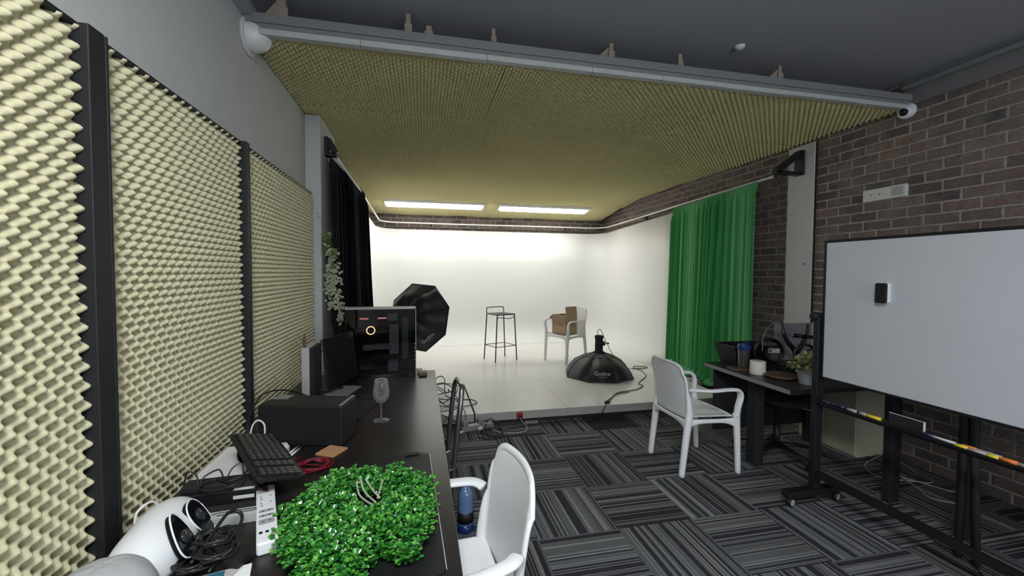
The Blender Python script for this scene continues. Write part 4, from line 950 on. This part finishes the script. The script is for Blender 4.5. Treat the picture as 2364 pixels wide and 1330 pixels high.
# ------------------------------------------------------------------ garlands on the left pier
def garland(label, top_, bot, spread, nleaf, npet, seed, cord=None, group='flower garlands on the left pier'):
    r_ = random.Random(seed); t = thing('flower_garland', label, 'artificial flowers', (0, 0, 0), group=group)
    T0, B0 = Vector(top_), Vector(bot)
    def sp(f): 
        p = T0.lerp(B0, f); p.x += .025*math.sin(f*PI)+.012*math.sin(f*9); return p
    mb = MB(); mb.tube([sp(k/20) for k in range(21)], .0018, 5)
    if cord: mb.tube(crom(cord+[T0], 5), .0015, 5)
    obj('stem', mb, M['lead_leaf'], t)
    lv = MB(); pt = MB()
    for k in range(nleaf):
        f = r_.random()**1.3*.36; p = sp(f)+Vector((r_.uniform(-1, 1), r_.uniform(-1, .6), r_.uniform(-.6, .6)))*spread*.8
        add_leaf(lv, p, Vector((r_.uniform(-1, 1), r_.uniform(-.6, .3), r_.uniform(-1, .2))), Vector((r_.uniform(-.4, .4), -1, r_.uniform(-.2, .6))), r_.uniform(.04, .06), .1)
    for k in range(npet):
        f = .16+.84*r_.random(); w_ = spread*(1.05 if f < .75 else max(.15, 1.05*(1-f)/.25)); p = sp(f)+Vector((r_.uniform(-1, 1), r_.uniform(-1, .5), r_.uniform(-.3, .3)))*w_
        for q in range(3): add_leaf(pt, p, Vector((r_.uniform(-1, 1), r_.uniform(-.6, .2), r_.uniform(-.8, .6))), Vector((r_.uniform(-.5, .5), -1, r_.uniform(-.3, .6))), r_.uniform(.016, .027), .35)
    obj('leaves', lv, M['lead_leaf'], t, smooth=True, fix=False); obj('petals', pt, M['petal'], t, smooth=True, fix=False)
garland('hanging garland of green leaves and pale blossoms in front of the black curtain', (-.80, 3.84, 1.90), (-.70, 3.84, 1.09), .050, 26, 120, 3, cord=[(-.88, 3.86, 2.06), (-.84, 3.85, 1.98)])
garland('faint pale blossom garland hanging flat on the white pier, left of the leafy one', (-.80, 3.89, 1.66), (-.79, 3.89, 1.22), .045, 0, 70, 8)

# ------------------------------------------------------------------ folding trolley handle and blue bottle
t = thing('hand_trolley', 'grey steel trolley with a tall bent tube handle beside the desk', 'trolley', (0, 0, 0))
tp = crom([(.145, 2.22, .10), (.150, 2.21, .30), (.165, 2.20, .50), (.195, 2.20, .78), (.212, 2.23, .905), (.214, 2.27, .925)], 6)+crom([(.214, 2.50, .90), (.212, 2.56, .885), (.20, 2.60, .83), (.180, 2.60, .66), (.165, 2.60, .50), (.150, 2.60, .10)], 6)
mb = MB(); mb.tube(tp, .0145, 14); obj('handle', mb, M['steel_dark'], t, smooth=True)
mb = MB(); mb.tube([(.150, 2.19, .60), (.128, 2.17, .60), (.138, 2.17, .50), (.160, 2.19, .50)], .006, 8); obj('latch', mb, M['chrome'], t)
mb = MB(); mb.box(-.12, .16, 2.16, 2.66, .085, .105); obj('platform', mb, M['black'], t, bevel=.005)
for (x, y) in ((-.08, 2.2), (-.08, 2.62), (.11, 2.2), (.11, 2.62)):
    mb = MB(); mb.lathe([(.02, -.013), (.04, -.010), (.04, .010), (.02, .013)], 18, T=Matrix.Translation((x, y, .041)) @ Matrix.Rotation(PI/2, 4, 'X')); obj('wheel', mb, M['black'], t, smooth=True)
    mb = MB(); mb.box(x-.012, x+.012, y-.018, y+.018, .06, .088); obj('fork', mb, M['steel_dark'], t)
t = thing('water_bottle', 'blue ribbed plastic bottle standing on the carpet behind the near armchair', 'bottle', (.255, 2.44, 0))
mb = MB(); pr = [(.001, 0), (.042, 0), (.046, .01), (.046, .05)]
mb.lathe(pr, 28); obj('base', mb, M['blue'], t, smooth=True)
pr = [(.046, .05)]
for k in range(16): pr += [(.0445 if k % 2 else .0465, .055+.011*k)]
pr += [(.044, .235), (.025, .262), (.014, .27), (.014, .285)]; mb = MB(); mb.lathe(pr, 28); obj('body', mb, M['blue_c'], t, smooth=True)
mb = MB(); mb.lathe([(.0475, .06), (.0475, .125)], 28); lb = obj('label', mb, M['black'], t, smooth=True)
mb = MB(); mb.lathe([(.016, .282), (.016, .305), (0, .306)], 20); obj('cap', mb, M['blue'], t, smooth=True)

# ------------------------------------------------------------------ dark side table with its clutter
TZ = .75
t = thing('side_table', 'dark table by the brick wall behind the white armchair', 'table', (2.475, 2.345, 0), math.radians(-1))
mb = MB(); mb.box(0, 1.16, 0, .93, TZ-.034, TZ); obj('top', mb, mat('table_top', (.016, .015, .015), .35, bump=.03), t, bevel=.003)
mb = MB(); mb.box(-.0015, 0, .01, .92, TZ-.032, TZ-.002); obj('edge_band', mb, M['grey'], t)  # grey table edge, its reflected light put into the lighter tone
mb = MB(); mb.box(.05, 1.10, .84, .86, .16, TZ-.034); obj('modesty_panel', mb, M['black_m'], t)
mb = MB(); mb.box(.14, .22, .46, .56, 0, TZ-.034); obj('leg', mb, M['black_m'], t, bevel=.006)
for x in (.98,): mb = MB(); mb.box(x, x+.06, .80, .84, 0, TZ-.034); obj('leg', mb, M['black_m'], t, bevel=.004)
# black tub
t = thing('storage_tub', 'black open tub standing at the far edge of the side table under the green curtain', 'tub', (2.85, 3.165, TZ))
mb = MB(); n_ = 4
def tub(r0, r1, h0, h1, mi=0):
    pass
a = [(-.19, -.10), (.19, -.10), (.19, .10), (-.19, .10)]; b = [(-.235, -.13), (.235, -.13), (.235, .13), (-.235, .13)]; ins = .006
V = [(x, y, 0) for x, y in a]+[(x, y, .17) for x, y in b]+[(x*.97, y*.95, .17) for x, y in b]+[(x*.97, y*.95, .008) for x, y in a]
F = [(3, 2, 1, 0)]+[(i, (i+1) % 4, 4+(i+1) % 4, 4+i) for i in range(4)]+[(4+i, 4+(i+1) % 4, 8+(i+1) % 4, 8+i) for i in range(4)]+[(8+i, 8+(i+1) % 4, 12+(i+1) % 4, 12+i) for i in range(4)]+[(12, 13, 14, 15)]
mb.add(V, F); obj('body', mb, M['black'], t)
mb = MB(); mb.tube([(x, y, .17) for x, y in b+b[:1]], .006, 6); obj('rim', mb, M['black'], t)
# shaker on a wooden coaster
mb = MB(); mb.box(-.085, .085, -.06, .06, 0, .008); o = obj('wooden_board', mb, M['wood'], loc=(2.61, 2.97, TZ), rot=(0, 0, -.4), bevel=.002); tag(o, 'thin rectangular wooden coaster board under the shaker', 'board')
t = thing('shaker_bottle', 'dark shaker bottle with a blue lid on the side table', 'bottle', (2.66, 2.99, TZ+.009))
mb = MB(); mb.lathe([(.0, 0), (.040, 0), (.041, .01), (.048, .15), (.048, .155)], 28); obj('body', mb, mat('smoked_plastic', (.06, .05, .05), .12, coat=.5), t, smooth=True)
mb = MB(); mb.lathe([(.052, .15), (.053, .178), (.044, .186), (.040, .198), (.0, .20)], 28); mb.box(-.012, .045, -.012, .012, .198, .210); obj('lid', mb, M['blue'], t, bevel=.002)
mb = MB(); mb.lathe([(.0, 0), (.020, 0.0)], 24); 
t = thing('toilet_roll', 'white toilet paper roll on the side table', 'paper roll', (2.625, 2.80, TZ))
mb = MB(); mb.lathe([(.021, .004), (.021, .001), (.055, .0), (.057, .004), (.057, .100), (.055, .104), (.022, .104), (.021, .100), (.021, .004)], 36); obj('paper', mb, M['tissue'], t, smooth=True, fix=False)
mb = MB(); mb.lathe([(.0205, .006), (.0205, .1035)], 24); obj('core', mb, M['cardboard'], t, smooth=True, solid=.001)
mb = MB(); mb.lathe([(.0, 0), (.095, 0), (.115, .006), (.122, .018), (.120, .022), (.108, .018), (.09, .014), (0, .014)], 40, c=(2.725, 2.675, TZ)); o = obj('wooden_plate', mb, M['wood'], smooth=True); tag(o, 'round brown wooden plate at the front edge of the side table', 'plate')
# cable coils with round labels
def coil(label, loc, rz, R_, seed):
    t = thing('cable_coil', label, 'cable coil', loc, rz, 'cable coils with round labels'); r_ = random.Random(seed)
    for q in range(3):
        P = []
        for k in range(36):
            a = 2*PI*k/12; rr2 = R_*(.96+r_.uniform(-.04, .06)-.05*q); P.append((rr2*math.cos(a), .015*q+r_.uniform(-.01, .01), R_+.012+rr2*math.sin(a)*.98))
        mb = MB(); mb.tube(crom(P, 3), .0045, 6); obj('cable_loop', mb, M['black'] if q != 1 else M['black_gloss'], t, smooth=True)
    T = Matrix.Translation((.018, -.022, R_+.008)) @ Matrix.Rotation(PI/2, 4, 'X')
    mb = MB(); mb.lathe([(0, 0), (.064, 0), (.064, .010), (0, .010)], 36, T=T); d = obj('label_disc', mb, M['black_m'], t)
    mb = MB(); mb.box(-.045, .045, .008, .045, .0101, .0108, T=T); mb2 = obj('label_sticker', mb, M['label'], d)
    mb = MB(); mb.lathe([(0, .0108), (.012, .0108), (.012, .0112), (0, .0112)], 16, c=(0, 0, 0), T=T @ Matrix.Translation((-.03, .027, 0))); mb.box(-.012, .012, .034, .038, .0108, .0112, T=T); mb.box(-.045, .045, -.002, .003, .0101, .0108, T=T)
    obj('print', mb, M['ink'], d)
    mb = MB()
    for k in range(4): mb.box(-.034+.004*k, .034-.004*k, -.012-.011*k, -.009-.011*k, .0101, .0106, T=T)
    obj('fine_print', mb, M['grey'], d)
    return t
c_a = coil('black cable coil with a round label standing on the side table beside the toilet roll', (2.86, 2.93, TZ), math.radians(-14), .125, 2)
coil('second black cable coil with a round label, half hidden behind the potted plant', (3.16, 2.86, TZ), math.radians(-14), .10, 6)
cable('thin_cable', [(2.76, 2.90, TZ+.16), (2.78, 2.92, TZ+.26), (2.86, 2.95, TZ+.35), (2.95, 2.97, TZ+.385), (3.02, 2.98, TZ+.37), (3.05, 2.98, TZ+.28)], .0032, M['grey'], 'thin bowed rod rising from the cable coil towards the grey panel')
t = thing('plastic_wrap', 'crumpled black plastic wrap on the side table in front of the coil', 'plastic wrap', (2.90, 2.80, TZ)) 
mb = MB()
def crum(u, v):
    a = 2*PI*u; ph = PI/2*v; k = 1+.35*noise.noise(Vector((math.cos(a)*2.2, math.sin(a)*2.2, v*3))); return (.13*math.cos(ph)*math.cos(a)*k, .055*math.cos(ph)*math.sin(a)*k, .055*math.sin(ph)*k*(1+.5*noise.noise(Vector((math.cos(a)*6, math.sin(a)*6, v*7)))))
mb.grid(crum, 30, 10); obj('wrap', mb, M['black_gloss'], t, solid=.001)
# grey panel and clamp
t = thing('grey_panel', 'plain grey panel leaning upright at the back of the side table', 'panel', (3.44, 3.20, TZ))
mb = MB(); mb.box(-.24, .16, 0, .018, 0, .34); obj('sheet', mb, M['greyboard'], t, bevel=.003, rot=(-.04, 0, 0))
mb = MB(); mb.box(.16, .168, .0, .02, 0, .34); obj('edge', mb, M['white_m'], t)
t = thing('gimbal', 'black two-pronged camera gimbal standing in front of the grey panel', 'gimbal', (3.10, 3.0, TZ))
for s, pts in ((-1, [(-.06, 0, .385), (-.045, 0, .34), (-.03, 0, .28), (.01, 0, .21), (.07, 0, .15), (.10, 0, .10)]), (1, [(.215, 0, .36), (.215, 0, .30), (.20, 0, .25), (.16, 0, .18), (.11, 0, .12)])):
    pp = crom(pts, 5); mb = MB(); mb.tube(pp, [.009+.014*k/(len(pp)-1) for k in range(len(pp))], 10); obj('arm', mb, M['black'], t, smooth=True)
mb = MB(); mb.tube([(.04, -.03, .27), (.26, -.03, .245)], .018, 14); obj('motor', mb, M['black_gloss'], t, smooth=True)
mb = MB(); mb.lathe([(.05, 0), (.05, .012), (.018, .02), (.018, .13)], 20, c=(.105, 0, 0)); obj('base', mb, M['black'], t, smooth=True)
# potted plant
t = thing('potted_plant', 'leafy artificial plant in a grey pot at the near edge of the side table', 'plant', (2.745, 2.47, TZ))
mb = MB(); mb.lathe([(0, 0), (.050, 0), (.054, .004), (.068, .100), (.070, .104), (.065, .104), (.060, .085), (0, .085)], 32); obj('pot', mb, M['pot'], t, smooth=True)
mb = MB(); rr = random.Random(5)
for k in range(420):
    a = rr.uniform(0, 2*PI); e = rr.random()**.6; p = Vector((.115*e*math.cos(a), .11*e*math.sin(a), .115+.075*(1-e*e)*rr.random()+.02*rr.random()-.035*max(0, e-.7)))
    add_leaf(mb, p, Vector((math.cos(a)*(e+.2)+rr.uniform(-.5, .5), math.sin(a)*(e+.2)+rr.uniform(-.5, .5), rr.uniform(-.3, .8))), Vector((rr.uniform(-.5, .5), rr.uniform(-.5, .5), 1)), rr.uniform(.022, .042), .4)
for k in range(40):
    p = Vector((.02+rr.uniform(-.02, .02), rr.uniform(-.02, .02), .17+.045*rr.random())); add_leaf(mb, p, Vector((rr.uniform(-.6, .6), rr.uniform(-.6, .6), 1)), Vector((rr.uniform(-1, 1), -1, .2)), .03, .4)
obj('leaves', mb, M['pot_leaf'], t, smooth=True, fix=False)
mb = MB()
for k in range(14): a = rr.uniform(0, 6.28); mb.tube([(.02*math.cos(a), .02*math.sin(a), .08), (.07*math.cos(a), .07*math.sin(a), .14)], .0015, 4)
obj('stems', mb, M['pot_leaf'], t)

# beige cabinet
t = thing('cabinet', 'low beige cabinet with two doors under the side table against the brick wall', 'cabinet', (3.565, 2.755, 0))
mb = MB(); mb.box(.018, .33, 0, .53, 0, .70); obj('body', mb, M['beige'], t, bevel=.002)
for a_, b_ in ((.003, .262), (.266, .527)): mb = MB(); mb.box(0, .0175, a_, b_, .015, .695); obj('door', mb, M['beige'], t, bevel=.001)

# swivel chair
t = thing('swivel_chair', 'black backless swivel chair pushed under the side table', 'chair', (2.965, 2.94, 0))
mb = MB(); mb.lathe([(0, .445), (.12, .445), (.19, .455), (.212, .475), (.205, .498), (.16, .512), (0, .515)], 40, T=Matrix.Rotation(.05, 4, 'Y')); obj('seat', mb, M['black_m'], t, smooth=True)
mb = MB(); mb.lathe([(.055, .40), (.06, .445)], 16); mb.box(-.09, .09, -.07, .07, .415, .448); obj('seat_plate', mb, M['black'], t)
mb = MB(); mb.lathe([(.026, .07), (.026, .26), (.016, .26), (.016, .42)], 16); obj('gas_lift', mb, M['black'], t, smooth=True)
mb = MB(); mb.tube([(.03, -.04, .43), (.20, -.16, .425)], .005, 8); obj('lever', mb, M['chrome'], t)
for k in range(5):
    a = math.radians(198+72*k); e = Vector((math.cos(a), math.sin(a), 0))
    mb = MB(); mb.tube([e*.02+Vector((0, 0, .10)), e*.17+Vector((0, 0, .092)), e*.31+Vector((0, 0, .07))], [(.030, .020), (.024, .016), (.017, .011)], 10); sp_ = obj('base_arm', mb, M['black'], t, smooth=True)
    mb = MB()
    for s in (-.014, .014): mb.lathe([(.012, -.008), (.026, -.006), (.026, .006), (.012, .008)], 16, T=Matrix.Translation(e*.315+Vector((0, 0, .027))) @ Matrix.Rotation(a+.6, 4, 'Z') @ Matrix.Translation((0, s, 0)) @ Matrix.Rotation(PI/2, 4, 'X'))
    obj('caster', mb, M['black'], sp_, smooth=True)

# ------------------------------------------------------------------ rolling whiteboard
t = thing('whiteboard', 'large rolling whiteboard with a black frame standing at the right', 'whiteboard', (2.60, 2.25, 0))
BY0, BY1, BZ0, BZ1 = -1.75, -.02, .872, 1.762
mb = MB(); mb.box(-.006, .012, BY0, BY1, BZ0, BZ1); obj('board', mb, M['boardw'], t)
mb = MB(); fw = .014
mb.box(-.010, .018, BY0, BY1, BZ1-fw*.7, BZ1+fw*.5); mb.box(-.010, .018, BY0, BY1, BZ0-fw, BZ0); mb.box(-.010, .018, BY1-.006, BY1+.012, BZ0-fw, BZ1+fw*.5); mb.box(-.010, .018, BY0-.012, BY0+.006, BZ0-fw, BZ1+fw*.5)
obj('board_frame', mb, M['black_metal'], t, bevel=.002)
for yy in (.012, -1.80):
    mb = MB(); mb.box(-.028, .028, yy-.016, yy+.024, .10, 1.29); obj('post', mb, M['black_metal'], t, bevel=.004)
    mb = MB(); mb.box(-.24, .20, yy-.030, yy+.035, .065, .105); obj('foot_bar', mb, M['black_metal'], t, bevel=.006)
    for x in (-.205, .165):
        mb = MB(); mb.lathe([(.012, -.014), (.032, -.012), (.032, .012), (.012, .014)], 20, T=Matrix.Translation((x, yy-.012, .033)) @ Matrix.Rotation(.25, 4, 'Z') @ Matrix.Rotation(PI/2, 4, 'X')); w_ = obj('caster', mb, M['black'], t, smooth=True)
        mb = MB(); mb.lathe([(.022, .0145), (.020, .0165), (0, .0165)], 20, T=Matrix.Translation((x, yy-.012, .033)) @ Matrix.Rotation(.25, 4, 'Z') @ Matrix.Rotation(PI/2, 4, 'X')); obj('hub', mb, M['grey_l'], w_)
        mb = MB(); mb.box(x-.012, x+.012, yy-.02, yy+.02, .045, .07); obj('fork', mb, M['black_metal'], t)
for z, r_ in ((.205, .02), (.69, .013)):
    mb = MB(); mb.box(-.02, .02, -1.80, 0, z-r_, z+r_); obj('crossbar', mb, M['black_metal'], t, bevel=.003)
mb = MB(); mb.box(-.045, .035, -1.78, -.01, .700, .706); mb.box(-.048, -.045, -1.78, -.01, .700, .712); obj('pen_tray', mb, M['black_metal'], t)
mb = MB(); mb.lathe([(.024, 0), (.028, .012), (.028, .03), (.02, .036)], 12, T=Matrix.Translation((-.028, .012, 1.27)) @ Matrix.Rotation(-PI/2, 4, 'Y')); mb.tube([(-.04, -.01, 1.27), (-.06, .03, 1.275)], .008, 8); obj('pivot_knob', mb, M['black'], t)
# magnetic eraser
t = thing('board_eraser', 'small black and white magnetic eraser stuck on the whiteboard', 'eraser', (2.594, 1.868, 1.442))
Tm = Matrix.Rotation(-PI/2, 4, 'Y')
mb = MB(); mb.prism([(y, z) for y, z in rrect(.115, .058, .010)], 0.0, .020, T=Tm); obj('pad', mb, M['white'], t)
mb = MB(); mb.prism([(y, z) for y, z in rrect(.115, .058, .010)], .0202, .034, T=Tm); obj('grip', mb, M['black'], t, bevel=.002)
# markers and set square on the pen tray
def pen(label, y0, y1, x, r_, segs, grp):
    t = thing('marker_pen', label, 'pen', (x, y0, .706+r_), 0, grp); L = y1-y0; a = 0
    for nm, f, mname, k in segs:
        mb = MB(); mb.tube([(0, L*a, 0), (0, L*(a+f), 0)], r_*k, 12); obj(nm, mb, M[mname], t, smooth=True); a += f
G = 'markers lying along the whiteboard tray'
pen('dark purple marker with grey body at the post end of the whiteboard tray', 2.20, 2.055, 2.575, .011, [('cap', .35, 'purple', 1.05), ('barrel', .65, 'purple', 1)], G)
pen('grey marker with a yellow cap on the whiteboard tray', 2.05, 1.85, 2.575, .0095, [('tail', .06, 'purple', .9), ('barrel', .30, 'grey_l', 1), ('band', .05, 'black', 1.03), ('sleeve', .22, 'grey_l', 1), ('cap', .37, 'yellow', 1.1)], G)
pen('dark marker with a white stripe in the middle of the whiteboard tray', 1.64, 1.505, 2.575, .0095, [('cap', .28, 'purple', 1.1), ('barrel', .72, 'white', .7)], G)
pen('yellow-capped marker lying against the orange one on the whiteboard tray', 1.50, 1.385, 2.563, .0085, [('cap', .42, 'yellow', 1.1), ('barrel', .58, 'label', 1)], G)
pen('orange marker behind the yellow-capped one on the whiteboard tray', 1.485, 1.345, 2.585, .0085, [('cap', .38, 'orange', 1.1), ('barrel', .62, 'label', 1)], G)
pen('short yellow marker next to the orange one farther along the tray', 1.38, 1.345, 2.563, .0085, [('barrel', 1, 'yellow', 1.1)], G)
pen('orange marker at the right edge of the picture on the tray', 1.34, 1.20, 2.575, .0085, [('cap', .38, 'orange', 1.15), ('barrel', .62, 'label', 1)], G)
t = thing('tablet', 'dark flat slab with a white edge standing on the whiteboard tray', 'tablet', (2.585, 1.73, .707))
mb = MB(); mb.box(.0, .008, -.08, .085, 0, .062); obj('slab', mb, M['black_m'], t)
mb = MB(); mb.box(-.001, .004, -.084, .085, .062, .0645); mb.box(-.003, .006, -.086, -.081, 0, .0645); obj('white_edge', mb, M['white'], t)

# dark-legged table behind the whiteboard
t = thing('work_table', 'black table standing in the dark behind the whiteboard', 'table', (3.06, .95, 0))
mb = MB(); mb.box(.03, .80, 0, 1.27, .735, .765); obj('top', mb, M['black_m'], t, bevel=.002)
for y in (.80, 1.20):
    mb = MB(); mb.box(.03, .12, y, y+.05, 0, .735); obj('leg', mb, M['black_m'], t, bevel=.003)
mb = MB(); mb.box(.03, .12, .04, .09, 0, .735); obj('leg', mb, M['black_m'], t, bevel=.003)
t = thing('tripod', 'black folded tripod leaning in the dark behind the whiteboard', 'tripod', (2.86, 1.565, 0))
for a_, b_ in (((0, 0, .015), (.10, .10, 1.0)), ((.06, .04, .015), (.115, .11, 1.0)), ((.0, .08, .015), (.10, .12, 1.0))):
    mb = MB(); mb.tube([a_, b_], .017, 10); obj('leg', mb, M['black_m'], t, smooth=True)
mb = MB(); mb.lathe([(.035, .98), (.035, 1.04), (.02, 1.06)], 14, c=(.105, .11, 0)); obj('head', mb, M['black_m'], t, smooth=True)
cable('white_cable', [(3.85, 2.75, .006), (3.70, 2.70, .006), (3.50, 2.62, .006), (3.40, 2.45, .006), (3.55, 2.36, .006), (3.72, 2.30, .006), (3.80, 2.50, .006), (3.78, 2.62, .05), (3.6, 2.5, .03), (3.50, 2.25, .006), (3.44, 2.13, .006), (3.55, 2.04, .006), (3.70, 2.03, .006), (3.74, 2.08, .006), (3.66, 2.22, .006), (3.58, 2.40, .006), (3.50, 2.50, .006)], .004, M['cable_g'], 'pale cable looping over the carpet behind the whiteboard')
cable('power_lead', [(3.08, 2.17, .05), (3.05, 2.10, .006), (2.98, 1.93, .006), (2.90, 1.76, .006), (2.91, 1.66, .006), (2.86, 1.57, .006), (2.78, 1.46, .006), (2.80, 1.35, .006), (2.9, 1.2, .006)], .004, M['cable'], 'thin black lead on the carpet beneath the whiteboard')
